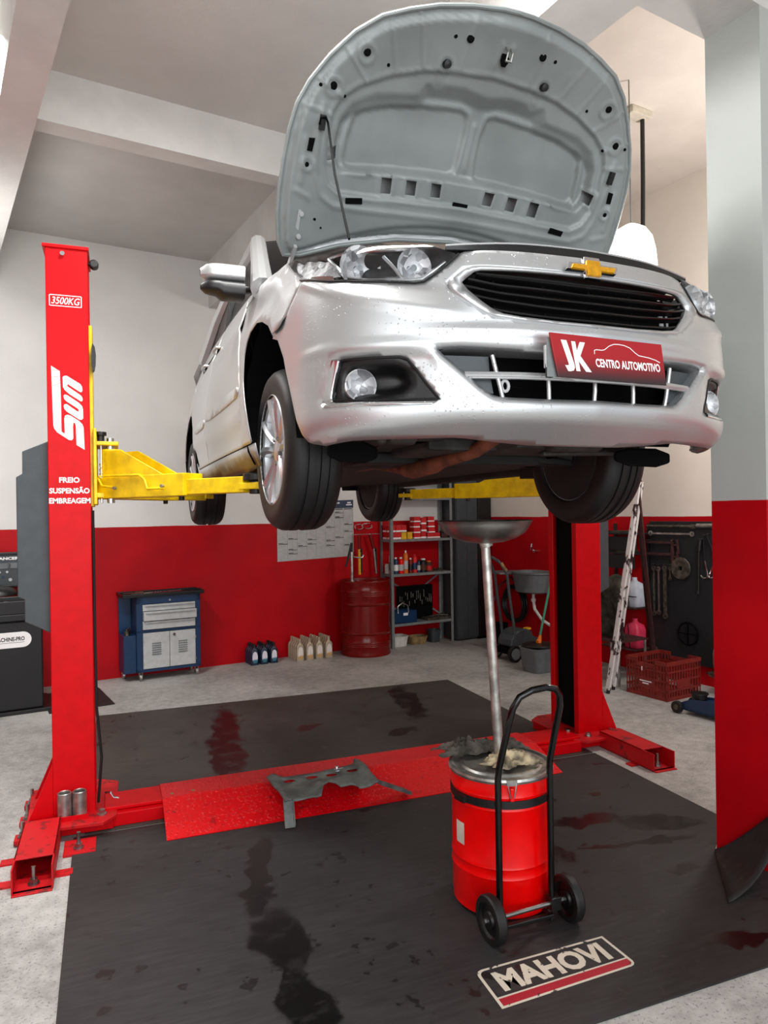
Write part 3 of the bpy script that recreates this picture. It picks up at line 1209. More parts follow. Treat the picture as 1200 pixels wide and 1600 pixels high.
for sg in (-1, 1):
    SS = side_surf(sg)
    flip = mir if sg > 0 else (lambda p: p)
    o_in = sg  # outward displacement has the sign of sg on these panels

    def pan(name, poly, mat, parent, step=.035, off=0.0, solid=.004, disp=None):
        m = MB()
        m.keep = True
        surf_panel(m, SS, poly, [], step, (lambda P: o_in * (off + (disp(P) if disp else 0))))
        return build(name, m, mat, parent, smooth=True, ang=60, solid=solid, offset=-1 if sg > 0 else 1)
    flare = [(.653, .635), (.721, .613), (.82, .68), (.953, .73), (1.07, .755), (1.186, .744), (1.24, .71), (1.266, .66), (1.251, .554), (1.174, .403), (1.136, .307)]
    fp, ft = panel2d(FEN, [], .03)
    fq = SS(fp[:, 0], fp[:, 1]) + np.array((sg, 0, 0)) * (.012 * ss(.07, .01, sdf(flare, fp, False)) - .010 * ss(.10, 0, np.abs(fp[:, 1] - .80 - .10 * (fp[:, 0] - .6))) * ss(.75, 1.0, fp[:, 0]))[:, None]
    yz_ = np.array(resample(SEAM_Y, .02, closed=False))
    k_ = np.linspace(0, 1, len(yz_))
    sk = np.array(resample(SEAM_S, .02, closed=False))
    ky = np.cumsum([0] + list(np.linalg.norm(np.diff(np.array(SEAM_Y), axis=0), axis=1)))
    want = []
    for p_ in yz_:
        best = min(range(len(SEAM_Y) - 1), key=lambda i: sdf([SEAM_Y[i], SEAM_Y[i + 1]], [p_], False)[0])
        a_, b_ = np.array(SEAM_Y[best]), np.array(SEAM_Y[best + 1])
        t_ = np.clip(((p_ - a_) @ (b_ - a_)) / ((b_ - a_) @ (b_ - a_)), 0, 1)
        q_ = np.array(SEAM_S[best]) * (1 - t_) + np.array(SEAM_S[best + 1]) * t_
        want.append(SP(-sg * q_[0], q_[1], 0.0)[0])
    delta = np.array(want) - SS(yz_[:, 0], yz_[:, 1])
    dd = np.linalg.norm(fp[:, None, :] - yz_[None, :, :], axis=2)
    j_ = dd.argmin(1)
    fq += delta[j_] * ss(.20, .0, dd.min(1))[:, None]
    m = MB()
    m.keep = True
    m.add(fq, [tuple(t) for t in ft])
    fen = build('fender', m, 'silver', car, smooth=True, ang=60, solid=.004, offset=-1 if sg > 0 else 1)

    def door_rel(P):
        y, z = P[:, 0], P[:, 1]
        d = .008 * np.exp(-((z - (.86 + .03 * (y - 1.6))) / .02) ** 2)          # shoulder crease
        d += -.012 * ss(.0, .02, .40 + .02 * (y - 1.4) - z) * ss(.28, .30, z) + .004 * np.exp(-((z - .40 - .02 * (y - 1.4)) / .012) ** 2)
        return d
    d1 = pan('front_door', DOOR1, 'silver', car, .035, 0, .006, door_rel)
    d2 = pan('rear_door', DOOR2, 'silver', car, .035, 0, .006, door_rel)
    pan('rear_quarter', REARQ, 'silver', car, .05)
    pan('sill', SILL, 'sill', car, .05, -.006)
    for d, y0, y1 in ((d1, 1.41, 2.50), (d2, 2.57, 3.13)):
        pan('rubbing_strip', rnd([(y0, .535), (y0 + .05, .505), (y1, .520), (y1, .575), (y0 + .02, .565)]), 'silver', d, .04, .006, .007)
        m = MB()
        yh = y1 - .12
        hp = SS(yh, .93 + .02 * (yh > 3))
        m.tube([hp + (sg * a, b, c) for a, b, c in ((.0, -.085, 0), (.022, -.07, .003), (.028, 0, .005), (.022, .07, .003), (0, .085, 0))], .009, 8)
        h = build('door_handle', m, 'silver', d, smooth=True)
        m = MB()
        m.sphere(tuple(hp + (sg * .004, 0, -.004)), .035, 14, 8, (.12, 1.5, .75))
        build('handle_recess', m, 'void', d, smooth=True)
    # head lamp
    LP = flip(LAMP)
    m = MB()
    m.keep = True
    surf_panel(m, S0, LP, [], .025, lambda P: relief(P) + .002 + .010 * ss(0, .03, -sdf(LP, P)))
    lens = build('headlamp', m, 'lens', car, smooth=True, ang=70)
    m = MB()
    m.keep = True
    surf_panel(m, S0, LP, [], .03, lambda P: relief(P) - .004 - .05 * ss(0, .03, -sdf(LP, P)))
    build('lamp_housing', m, 'lamp_bowl', lens, smooth=True)
    m = MB()
    m.keep = True
    ind = flip([(-1.09, .882), (-1.02, .82), (-.93, .755), (-.84, .735), (-.745, .715), (-.815, .795), (-.93, .835), (-1.03, .868)])
    surf_panel(m, S0, ind, [], .02, lambda P: relief(P) - .018 + .012 * np.sin(P[:, 0] * 90) * .3)
    build('side_reflector', m, 'reflector', lens, smooth=True)
    m = MB()
    m.keep = True
    surf_panel(m, S0, flip([(-.94, .748), (-.91, .758), (-.78, .725), (-.765, .702), (-.80, .706)]), [], .02, lambda P: relief(P) - .014)
    build('indicator', m, 'rust', lens, label='amber brown indicator')
    m = MB()
    for pth in ([(-.815, .80), (-.765, .755), (-.722, .702)], [(-.722, .702), (-.653, .686), (-.53, .678), (-.492, .681), (-.43, .731)], [(-.60, .765), (-.567, .718), (-.545, .680)], [(-.815, .80), (-.74, .797), (-.62, .79), (-.50, .785)]):
        m.tube(spath(flip(pth), -.008), .0055, 8)
    build('lamp_bezel', m, 'chrome', lens, smooth=True)
    for (s0, z0, r) in ((-.672, .742, .066), (-.512, .727, .056)):
        c = SP(-sg * s0, z0, -.018)[0]
        m = MB()
        prof = [(r * math.sin(t), .055 * (1 - math.cos(t)) * -1 + .0) for t in np.linspace(0, 1.45, 10)]
        m.lathe([(.012, .034)] + [(r * q, .034 * (1 - q * q)) for q in np.linspace(.25, 1, 9)], tuple(c), (0, 1, .08), 26)
        rf = build('reflector', m, 'reflector', lens, smooth=True)
        m = MB()
        m.cyl(c + (0, .036, 0), c + (0, .004, 0), .013, .010, 12)
        build('bulb', m, 'chrome', lens, smooth=True)
    m = MB()
    lo = flip([(-.93, .744), (-.766, .692), (-.654, .676), (-.567, .668), (-.513, .662), (-.488, .666), (-.451, .693), (-.417, .726), (-.395, .749)])
    m.tube(spath(lo, .002), .0035, 6)
    build('lamp_gasket', m, 'black', lens, smooth=True)
    # fog lamp niche
    FB = flip(FOGB)
    pocket = rnd(flip([(-.735, .345), (-.715, .428), (-.63, .434), (-.55, .430), (-.515, .395), (-.515, .360), (-.55, .326), (-.64, .322), (-.715, .322)]), 1)
    m = MB()
    m.keep = True
    surf_panel(m, S0, FB, [], .011, lambda P: relief(P) - .005 - .07 * ss(0, .035, -sdf(pocket, P)))
    fog = build('fog_lamp_niche', m, 'black', car, smooth=True, ang=70)
    m = MB()
    fb = np.array(resample(FB, .02))
    m.tube(list(SP(fb[:, 0], fb[:, 1], .000)), .0042, 8, closed=True)
    build('niche_rim', m, 'black', fog, smooth=True)
    m = MB()
    co = [(-.750, .445), (-.773, .400), (-.797, .343), (-.801, .322), (-.796, .313), (-.782, .308), (-.721, .303), (-.602, .299), (-.474, .299)]
    ci = [(-.728, .442), (-.741, .407), (-.757, .360), (-.7625, .337), (-.7615, .327), (-.752, .3235), (-.70, .320), (-.602, .317), (-.455, .3125)]
    R3 = []
    for f_, o_ in ((0, -.008), (.0, .003), (.3, .008), (.7, .008), (1, .003), (1, -.012)):
        R3.append([SP(-sg * (p[0] * (1 - f_) + q[0] * f_), p[1] * (1 - f_) + q[1] * f_, o_)[0] for p, q in zip(co, ci)])
    m.grid(R3)
    build('fog_trim', m, 'chrome', fog, smooth=True, label='bright L-shaped trim', ang=80)
    c = SP(-sg * -.672, .369, -.05, False)[0]
    m = MB()
    m.lathe([(.0, .022), (.02, .018), (.036, .006), (.046, -.006), (.049, -.004), (.050, .03)], tuple(c), (-sg * .10, 1, 0), 32)
    fl = build('fog_lamp', m, 'reflector', fog, smooth=True)
    m = MB()
    m.lathe([(.0, -.020), (.02, -.018), (.036, -.013), (.0475, -.004), (.0495, .006)], tuple(c), (-sg * .10, 1, 0), 32)
    build('fog_lens', m, 'lens', fog, smooth=True)
    # wheel arch liner
    m = MB()
    for yc, zc, r, x0 in ((.92, .40, .385, .79), (3.60, .37, .375, .78)):
        arc = np.linspace(-.42, PI + .55, 25)
        edge = [(yc - r * math.cos(t), zc + r * math.sin(t)) for t in arc]
        m.grid([[(sg * (x if x else min(.83, abs(float(SS(y_, max(z_, .17))[0])) + (.002 if (z_ < .60 and y_ > yc) else -.014))), y_, z_) for y_, z_ in edge] for x in (0, .62, .46)])
        m.prism([(-r * math.cos(t), r * math.sin(t)) for t in arc], (sg * .46, yc, zc), (0, 1, 0), (0, 0, 1), .01)
    build('wheel_arch_liner', m, 'void', car)
    # mirror
    m = MB()
    P = []
    for t in np.linspace(0, 1, 9):
        x = -.80 - .19 * t
        k = (1 - (max(0, t - .55) / .45) ** 2.4) ** .5 if t > .55 else 1
        P.append((x, k))
    ring = np.linspace(0, 2 * PI, 21)

    def mring(x, k, z0, z1):
        return [(-sg * x, 1.485 + .062 * k * math.copysign(abs(math.cos(t)) ** .6, math.cos(t)), (z0 + z1) / 2 + (z1 - z0) / 2 * (0.35 + .65 * k) * math.copysign(abs(math.sin(t)) ** .6, math.sin(t))) for t in ring]
    m.grid([mring(-.80, .3, 1.036, 1.10)] + [mring(x, max(k, .12), 1.036, 1.112) for x, k in P])
    mc = build('door_mirror', m, 'silver', car, smooth=True, ang=50)
    m = MB()
    m.grid([mring(-.74, .35, .995, 1.036), mring(-.80, .5, .985, 1.037)] + [mring(x, max(k, .12), .960 + .02 * (t > .6), 1.037) for (x, k), t in zip(P, np.linspace(0, 1, 9))])
    build('mirror_base', m, 'black', mc, smooth=True, ang=50)
    # pillars and glass of the cabin
    rail = [(-.735, 1.36, .985), (-.69, 1.62, 1.19), (-.635, 1.93, 1.405), (-.605, 2.10, 1.455), (-.595, 2.5, 1.48), (-.60, 3.0, 1.455), (-.615, 3.35, 1.37), (-.66, 3.75, 1.16)]
    rail = [(-sg * x, y, z) for x, y, z in rail]
    m = MB()
    m.tube([rail[0]] + rail[1:], [.055, .045, .042, .042, .04, .042, .055, .06], 10)
    pr = build('roof_rail', m, 'silver', car, smooth=True)
    m = MB()
    bl = [SS(y, z) * np.array((.985, 1, 1)) for y, z in ((1.42, 1.0), (1.62, 1.03), (1.9, 1.05), (2.10, 1.062), (2.5, 1.094), (3.0, 1.137), (3.35, 1.163), (3.7, 1.18))]
    m.grid([bl, [np.array(r) * np.array((1, 1, 1)) for r in rail]])
    build('side_glass', m, 'glass', car, smooth=True)
    m = MB()
    m.tube([b + np.array((sg * .004, 0, .004)) for b in bl[1:]], .009, 6)
    m.bar(bl[4] + (sg * .004, .06, 0), np.array(rail[4]) + (sg * .03, .06, 0), .05, .02)
    build('window_trim', m, 'black', car)

# roof, windscreen, tail
m = MB()
xs = np.linspace(-1, 1, 13)
m.grid([[(x * w, y + c * (1 - x * x), z + cr * (1 - x * x)) for x in xs] for y, z, w, cr, c in ((1.98, 1.43, .62, .055, -.06), (2.2, 1.465, .60, .05, 0), (2.5, 1.48, .595, .045, 0), (3.0, 1.455, .60, .045, 0), (3.3, 1.385, .61, .05, .04))])
build('roof', m, 'silver', car, smooth=True)
m = MB()
m.grid([[(x * w, y + c * (1 - x * x), z + cr * (1 - x * x)) for x in xs] for y, z, w, cr, c in ((1.34, .975, .735, .03, -.20), (1.62, 1.19, .69, .04, -.15), (1.96, 1.42, .625, .055, -.07))])
build('windscreen', m, 'glass', car, smooth=True)
m = MB()
m.grid([[(x * w, y + c * (1 - x * x), z + cr * (1 - x * x)) for x in xs] for y, z, w, cr, c in ((3.3, 1.385, .61, .05, .04), (3.78, 1.14, .66, .04, .06))])
build('rear_window', m, 'glass', car, smooth=True)
m = MB()
m.grid([[(x * w, y + c * (1 - x * x), z + cr * (1 - x * x)) for x in xs] for y, z, w, cr, c in ((3.76, 1.13, .72, .02, .06), (4.1, 1.10, .72, .02, .06), (4.40, 1.06, .66, .01, .06), (4.44, .85, .68, 0, .05), (4.46, .62, .70, 0, .06), (4.46, .35, .70, 0, .05), (4.36, .26, .68, 0, .03))])
build('tail', m, 'silver', car, smooth=True)
m = MB()
m.grid([[(x * .74, y - .2 * (1 - x * x), z) for x in xs] for y, z in ((1.05, .90), (1.20, .955), (1.36, .98))])
build('cowl', m, 'black', car)

# engine bay edge: slam panel, covers, dark bay
m = MB()
a = np.linspace(-.43, .43, 31)
zt = .795 - .022 * (np.abs(a) / .43) ** 2
m.grid([list(SP(a, np.full(31, .764), -.006, False)), list(SP(a, zt - .003, .0, False)), list(SP(a, zt, -.018, False)), list(SP(a, zt - .001, -.12, False)), list(SP(a, zt - .07, -.16, False))])
sl = build('slam_panel', m, 'black', car, smooth=True)
m = MB()
m.tube(list(SP(a, zt + .001, -.001, False)), .003, 6)
m.grid([list(SP(a, np.full(31, .7605), -.001, False)), list(SP(a, np.full(31, .764), -.008, False))])
build('hood_seal', m, 'silver', sl, smooth=True)
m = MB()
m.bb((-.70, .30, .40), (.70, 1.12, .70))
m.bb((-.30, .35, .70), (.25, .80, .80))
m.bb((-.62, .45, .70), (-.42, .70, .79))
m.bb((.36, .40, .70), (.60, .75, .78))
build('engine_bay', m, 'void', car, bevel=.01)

m = MB()
m.bb((-.76, 1.33, .26), (.76, 3.2, .97))
m.bb((-.66, 3.2, .26), (.66, 4.2, 1.0))
build('cabin_light_block', m, 'void', car, split=0)  # solid dark block added inside the cabin to stop light showing through
# underbody
m = MB()
m.bb((-.77, 1.30, .205), (.77, 4.05, .26))
m.bb((-.60, .50, .235), (.60, 1.3, .30))
for s in (-1, 1):
    m.bb((s * .66, 1.32, .175), (s * .74, 3.2, .21))
    m.bar((s * .30, 1.0, .225), (s * .62, .98, .20), .07, .03)
    m.bar((s * .36, 1.30, .225), (s * .62, .98, .20), .05, .03)
    m.cyl((s * .42, .98, .25), (s * .68, .98, .235), .018)
m.bb((-.42, .95, .19), (.42, 1.32, .235))
m.bar((-.5, 3.45, .26), (.5, 3.45, .26), .12, .08)
m.bb((-.30, 3.9, .23), (.30, 4.40, .34))
und = build('underbody', m, 'under', car, bevel=.008)
m = MB()
m.bb((-.34, .50, .205), (-.06, .86, .34))
m.bb((-.40, .44, .235), (-.30, .60, .33))
m.bb((.05, .55, .225), (.42, .90, .34))
m.cyl((.10, .42, .25), (.32, .42, .25), .05)
m.cyl((-.55, .42, .215), (-.55, .42, .30), .018)
m.cyl((-.52, .44, .25), (-.42, .44, .25), .035)
m.bar((-.05, .40, .24), (.55, .36, .255), .03, .03)
m.bar((.20, .62, .21), (.64, .60, .22), .05, .02)
build('gearbox', m, 'under2', und, bevel=.012)
m = MB()
m.tube([(-.17, 1.10, .172), (-.17, 1.02, .168), (-.168, .95, .170), (-.165, .82, .178), (-.162, .76, .184), (-.155, .5, .206), (-.12, .40, .25)], [.03, .038, .036, .036, .026, .026, .026], 16)
m.tube([(-.17, 1.10, .172), (-.16, 1.5, .225), (-.15, 2.6, .235), (-.2, 3.6, .235)], .024, 10)
build('exhaust_pipe', m, 'exhaust', und, smooth=True, label='rust brown exhaust pipe')
m = MB()
m.prism(rnd([(-.71, .162), (-.53, .155), (-.53, .23), (-.71, .23)]), (0, .50, 0), (1, 0, 0), (0, 0, 1), -.02)
m.prism(rnd([(.745, .152), (.47, .160), (.47, .23), (.745, .23)]), (0, .50, 0), (1, 0, 0), (0, 0, 1), -.02)
build('splash_guard', m, 'void', und, bevel=.01)
m = MB()
for s in (-1, 1):
    m.box((s * .70, 1.42, .18), (.10, .12, .05))
m.tube([(-.68, 1.36, .225), (-.4, 1.2, .2), (.1, 1.15, .2), (.6, 1.3, .22)], .014, 8)
m.sphere((-.28, 1.15, .215), .14, 16, 8, (1.4, 1, .22))
m.sphere((.12, 1.22, .215), .11, 16, 8, (1.3, 1, .22))
build('heat_shield', m, 'rust_dark', und, smooth=True, label='dark brown rusted plate')


# wheels
def wheel(sg, y, z, x):
    T = np.array((sg * x, y, z))

    def fl(mb):
        if sg > 0:
            mb.xf(np.diag((-1, 1, 1)))
        return mb.xf(None, T)
    h = .100
    prof = [(.208, -h + .012), (.216, -h), (.236, -h - .004), (.262, -h - .007), (.286, -h - .002), (.302, -h + .012), (.311, -h + .030)]
    tr = [(.314, -.062), (.315, -.045), (.308, -.043), (.308, -.036), (.3155, -.034), (.316, -.012), (.308, -.010), (.308, -.003)]
    full = prof + tr + [(r, -t) for r, t in reversed(tr)] + [(r, -t) for r, t in reversed(prof)]
    m = MB()
    m.lathe(full, (0, 0, 0), (1, 0, 0), 72)
    ty = build('tyre', fl(m), 'rubber', car, smooth=True, ang=40)
    m = MB()
    m.lathe([(.212, -.104), (.216, -.101), (.213, -.092), (.196, -.086), (.190, -.05), (.186, .03), (.194, .085), (.208, .09)], (0, 0, 0), (1, 0, 0), 64)
    m.lathe([(.001, -.090), (.030, -.088), (.044, -.080), (.064, -.072), (.070, -.045), (.07, .0)], (0, 0, 0), (1, 0, 0), 40)
    for k in range(5):
        for q in (-1, 1):
            a0 = PI / 2 + 2 * PI * k / 5
            rows = []
            for r, wd, off, t in ((.040, .013, .015, -.078), (.09, .016, .022, -.086), (.14, .020, .034, -.094), (.185, .026, .051, -.098), (.206, .031, .060, -.098)):
                pts = []
                for e, dt in ((-wd, .030), (-wd * .75, .004), (wd * .1, -.004), (wd * .8, .005), (wd, .030)):
                    lat = q * (off + e)
                    pts.append((t + dt, r * math.cos(a0) - lat * math.sin(a0), r * math.sin(a0) + lat * math.cos(a0)))
                rows.append(pts)
            m.grid(rows)
    rim = build('rim', fl(m), 'alloy', car, smooth=True, ang=30)
    m = MB()
    for k in range(5):
        a = PI / 2 + 2 * PI * k / 5 + PI / 5
        m.cyl((-.088, .052 * math.cos(a), .052 * math.sin(a)), (-.06, .052 * math.cos(a), .052 * math.sin(a)), .0095, n=6)
    build('wheel_bolt', fl(m), 'steel', rim)
    m = MB()
    m.lathe([(.05, -.03), (.14, -.03), (.14, -.005), (.05, -.005)], (0, 0, 0), (1, 0, 0), 40)
    m.box((-.02, -.09, .06), (.07, .07, .12))
    m.cyl((.0, 0, 0), (.10, 0, 0), .06)
    m.cyl((.10, 0, 0), (.16, 0, 0), .045, .02)
    m.lathe([(.0, .094), (.20, .094), (.205, .088), (.20, .04), (.06, .03)], (0, 0, 0), (1, 0, 0), 40)
    build('brake_disc', fl(m), 'under', rim, smooth=True)


wheel(-1, .985, .238, .690)
wheel(1, .985, .238, .690)
wheel(-1, 3.66, .228, .690)
wheel(1, 3.66, .228, .690)

# bonnet, hinged at its rear edge and standing open: its own plane
HA = math.radians(56)
HO = np.array((0, 1.149, .806))
HV = np.array((0, -math.cos(HA), math.sin(HA)))
HN = np.array((0, -math.sin(HA), -math.cos(HA)))


def HS(u, v):
    u, v = np.asarray(u, float), np.asarray(v, float)
    w = -.05 * (1 - (u / .75) ** 2) + .10 * np.maximum(0, (v - .75) / .4) ** 2
    return HO + np.array((1, 0, 0)) * u[..., None] + HV * v[..., None] + HN * w[..., None]


HOUT = [(0, 1.205), (.06, 1.204), (.18, 1.191), (.30, 1.167), (.40, 1.135), (.49, 1.098), (.572, 1.036), (.645, .952), (.705, .862), (.740, .785), (.758, .70), (.768, .59), (.772, .49), (.768, .40), (.753, .305), (.725, .255),
        (.66, .258), (.5, .31), (.25, .36), (0, .378)]
HOUT = [(-a, b) for a, b in HOUT] + HOUT[-2:0:-1]
RING = [(0, 1.005), (.19, .992), (.29, .976), (.415, .937), (.52, .886), (.585, .835), (.612, .78), (.622, .68), (.618, .60), (.59, .535), (.54, .505), (.42, .505), (.2, .515), (0, .52)]
RING = [(-a, b) for a, b in RING] + RING[-2:0:-1]
REC = [(0, .93), (.10, .948), (.263, .935), (.285, .893), (.45, .868), (.54, .82), (.575, .76), (.585, .68), (.575, .62), (.545, .582), (.40, .595), (.2, .607), (0, .612)]
REC = [(-a, b) for a, b in REC] + REC[-2:0:-1]
WIN = [(-.505, .783), (-.470, .804), (-.371, .833), (-.232, .851), (-.078, .864), (-.045, .852), (-.036, .786), (-.038, .691), (-.045, .642), (-.067, .632), (-.22, .624), (-.395, .612), (-.446, .597), (-.510, .602), (-.527, .625), (-.521, .71)]
SLOT = [[(-.366, .589), (-.322, .591), (-.318, .534), (-.362, .531)], [(-.258, .593), (-.214, .594), (-.210, .541), (-.254, .539)], [(-.146, .597), (-.102, .598), (-.098, .547), (-.142, .546)]]
SLOT = SLOT + [mir(s) for s in SLOT]
SQ = [[(-.608, .661), (-.562, .671), (-.561, .63), (-.601, .617)]]
SQ = SQ + [mir(s) for s in SQ]
BEAD = [(-.648, .80), (-.655, .70), (-.643, .56), (-.615, .492), (-.555, .460), (-.42, .459), (-.2, .464), (0, .470)]
BEAD = BEAD + [(-a, b) for a, b in BEAD[-2::-1]]
LOWR = [(-.72, .27), (-.56, .364), (-.391, .409), (-.2, .428), (0, .440), (.2, .428), (.391, .409), (.56, .364), (.72, .27)]


def hood_rel(P):
    P = np.asarray(P, float)
    u, v = P[:, 0], P[:, 1]
    e = -sdf(HOUT, P)
    d = .020 * ss(.020, .032, e)
    r, c = sdf(RING, P), sdf(REC, P)
    d += -.012 * np.clip(-r / .010, 0, 1)
    up_ = ss(.74, .82, v)
    d += -.034 * np.clip(-c / (.022 + .030 * up_), 0, 1)
    for w in (WIN, mir(WIN)):
        q = sdf(w, P)
        d += -.010 * np.clip(-q / .006, 0, 1) + .006 * np.exp(-((q - .010) / .008) ** 2)
    d += .006 * np.exp(-(sdf(BEAD, P, False) / .009) ** 2)
    d += .004 * np.exp(-(sdf(RING, P, True) / .008) ** 2)
    d += -.018 * ss(.0, .02, -(v - (.445 - .36 * u * u)) )
    for s in SLOT + SQ:
        d += .004 * np.exp(-((sdf(s, P) - .008) / .007) ** 2)
    # pressed ribs that run across the front band
    for s in (-1, 1):
        for a, b in (((.15, 1.17), (.15, 1.01)), ((.36, 1.14), (.30, .99)), ((.46, 1.10), (.40, .955)), ((.60, .99), (.50, .90)), ((.68, .88), (.57, .83)), ((.72, .79), (.61, .77))):
            d += .005 * np.exp(-(sdf([(s * a[0], a[1]), (s * b[0], b[1])], P, False) / .006) ** 2)
        for a, b in (((.70, .68), (.70, .53)), ((.715, .50), (.66, .48))):
            d += .005 * np.exp(-(sdf([(s * a[0], a[1]), (s * b[0], b[1])], P, False) / .010) ** 2)
        for a, b in (((.21, 1.01), (.21, .95)),):
            d += -.006 * ss(.03, .02, sdf([(s * a[0], a[1]), (s * b[0], b[1])], P, False))
    d += .007 * np.exp(-((u / .011) ** 2)) * ss(.64, .67, v) * (1 - ss(.82, .84, v))
    for (a, b, rr) in ((.521, .986, .030), (.621, .863, .030), (.682, .595, .022), (.21, 1.006, .026)):
        for s in (-1, 1):
            q = np.hypot(u - s * a, v - b)
            d += .006 * np.exp(-((q - rr) / .006) ** 2)
    d += .006 * np.exp(-((np.maximum(np.abs(u - .0), 0) - .022) / .006) ** 2) * ss(1.03, 1.04, v) * (1 - ss(1.115, 1.125, v))
    return d


m = MB()
m.keep = True
surf_panel(m, HS, HOUT, SLOT + SQ, .009, hood_rel)
hood = build('hood', m, 'hood_in', car, smooth=True, ang=75, label='grey pressed underside of the open bonnet')
m = MB()
m.keep = True
surf_panel(m, HS, HOUT, [], .03, lambda P: -.001 - .044 * ss(.0, .06, -sdf(HOUT, P)))
build('hood_skin', m, 'silver', hood, smooth=True)
m = MB()
B = np.array(resample(HOUT, .02))
Bq = np.array([HS(np.array(a), np.array(b)) for a, b in B])
m.tube([p - HN * .003 for p in Bq], .0085, 8, closed=True)
build('hood_hem', m, 'hood_in', hood, smooth=True)


def HP(u, v, off=0.0):
    return HS(np.array(float(u)), np.array(float(v))) + HN * (off + float(hood_rel([(u, v)])[0]))


m = MB()
for a, b, r in ((.521, .986, .014), (.621, .863, .014), (.573, .838, .007), (.668, .858, .006), (.431, .962, .006), (.153, 1.098, .014), (.211, 1.094, .007), (.682, .595, .009), (.622, .405, .0055), (.592, .376, .004)):
    for s in (-1, 1):
        c = HP(s * a, b)
        m.lathe([(0, .006), (r * .7, .005), (r, .002), (r, -.004)], tuple(c), tuple(HN), 14)
for q in ([(.508, .498), (.440, .506), (.436, .484), (.504, .476)], [(.685, .685), (.663, .687), (.668, .641), (.688, .642)]):
    for s in (-1, 1):
        c = np.mean([HP(s * a, b) for a, b in q], 0)
        m.prism([(s * a - s * np.mean([p[0] for p in q]), b - np.mean([p[1] for p in q])) for a, b in q], c + HN * .001, (1, 0, 0), HV, .004)
for s0, w in ((0.0, .034),):
    m.prism([(-w, -.010), (w, -.012), (w, .010), (-w, .012)], HP(0, .529) + HN * .001, (1, 0, 0), HV, .004)
m.prism(rnd([(-.016, -.036), (.016, -.036), (.020, .032), (-.018, .034)]), HP(.006, 1.074) + HN * .001, (1, 0, 0), HV, .003)
build('plug_and_hole_patch', m, 'void', hood)  # rubber plugs, plus near-black patches put in for the darkness of open holes
m = MB()
for s in (-1, 1):
    c = HP(s * .21, 1.007)
    m.lathe([(0, .022), (.014, .02), (.016, .0)], tuple(c), tuple(HN), 14)
    m.box(HP(s * .645, .742) + HN * .01, (.02, .016, .05), np.stack([(1, 0, 0), HN, HV], 1))
build('bump_stop', m, 'black', hood, smooth=True)
m = MB()
c = HP(.006, 1.074) + HN * .006
for s in (-1, 1):
    m.tube([c + np.array((s * .010, 0, 0)) + HV * .03, c + np.array((s * .010, 0, 0)) + HN * .03 + HV * .01, c + np.array((s * .010, 0, 0)) + HN * .03 - HV * .016], .0035, 8)
m.bar(c + HN * .03 + np.array((-.013, 0, 0)) - HV * .016, c + HN * .03 + np.array((.013, 0, 0)) - HV * .016, .006, .006)
build('latch_striker', m, 'galv', hood, smooth=True)
m = MB()
for s in (-1, 1):
    m.bar(HP(s * .688, .435, .008), HP(s * .688, .27, .008), .012, .004, upv=tuple(HN))
    m.bar(HP(s * .688, .30, .006), (s * .70, 1.16, .93), .012, .022)
    for v in (.42, .335):
        m.lathe([(0, .014), (.009, .013), (.011, .004)], tuple(HP(s * .68, v)), tuple(HN), 10)
build('hood_hinge', m, 'grey_light', hood, smooth=True)
m = MB()
top = HP(-.648, .752, .016)
base = np.array((-.70, .28, .82))
m.tube([top + np.array((-.012, 0, -.02)), top + np.array((-.008, -.006, .0)), top + np.array((0.010, -.01, .004)), top * .97 + base * .03 + np.array((.016, -.004, 0)), top * .5 + base * .5, base], .0042, 8)
build('prop_rod', m, 'void', car, smooth=True)


# ------------------------------------------------------------------ things modelled in world coordinates under an Empty at their base
def wthing(name, label, cat, loc, group=None):
    o = thing(name, label, cat, loc, 0, group)
    o['_w'] = 1
    return o


_raw = _one


def _one(name, mb, mats, parent=None, **kw):
    o = _raw(name, mb, mats, parent, **kw)
    if parent is not None:
        off = list(parent.location) if parent.get('_w') == 1 else parent.get('_wo')
        if off is not None:
            o.data.transform(Matrix.Translation(-Vector(list(off))))
            o['_wo'] = list(off)
    return o


# ------------------------------------------------------------------ rubber mats
def flat(poly, z0, z1):
    return MB().prism(poly, (0, 0, z0), (1, 0, 0), (0, 1, 0), z1 - z0)


c1, c2 = W(2.925, 2.06), W(2.925, 1.76)
fm = wthing('rubber_mat', 'large black rubber mat with wet streaks in front of the red ramp plate', 'mat', (1.3, 2.8, 0))
build('mat_sheet', flat([(-.18, 1.80), (2.55, 1.80), c2[:2], c1[:2], (2.85, 2.74), (2.862, 3.78), (-.20, 3.78)], .0005, .007), 'mat_front', fm)
m = MB()
rows = []
for t in np.linspace(0, 1, 9):
    v = 2.045 - .30 * t
    z1 = .012 + .30 * t ** 1.15
    uf = 2.90 - .34 * t
    row = []
    for k in np.linspace(0, 1, 9):
        row.append(W(uf + (2.925 - uf) * math.sin(k * PI / 2), v, .009 + (z1 - .009) * (1 - math.cos(k * PI / 2))))
    rows.append(row)
m.grid(rows)
build('folded_corner', m, 'mat_small', fm, smooth=True, solid=.006, label='mat corner bent up against the column')
m = MB()
CN = [np.array(p + (.0075,)) for p in ((1.118, 1.955), (1.658, 1.972), (1.650, 2.151), (1.124, 2.149))]


def mp(x, y):
    return (CN[0] * (1 - x) + CN[1] * x) * (1 - y) + (CN[3] * (1 - x) + CN[2] * x) * y


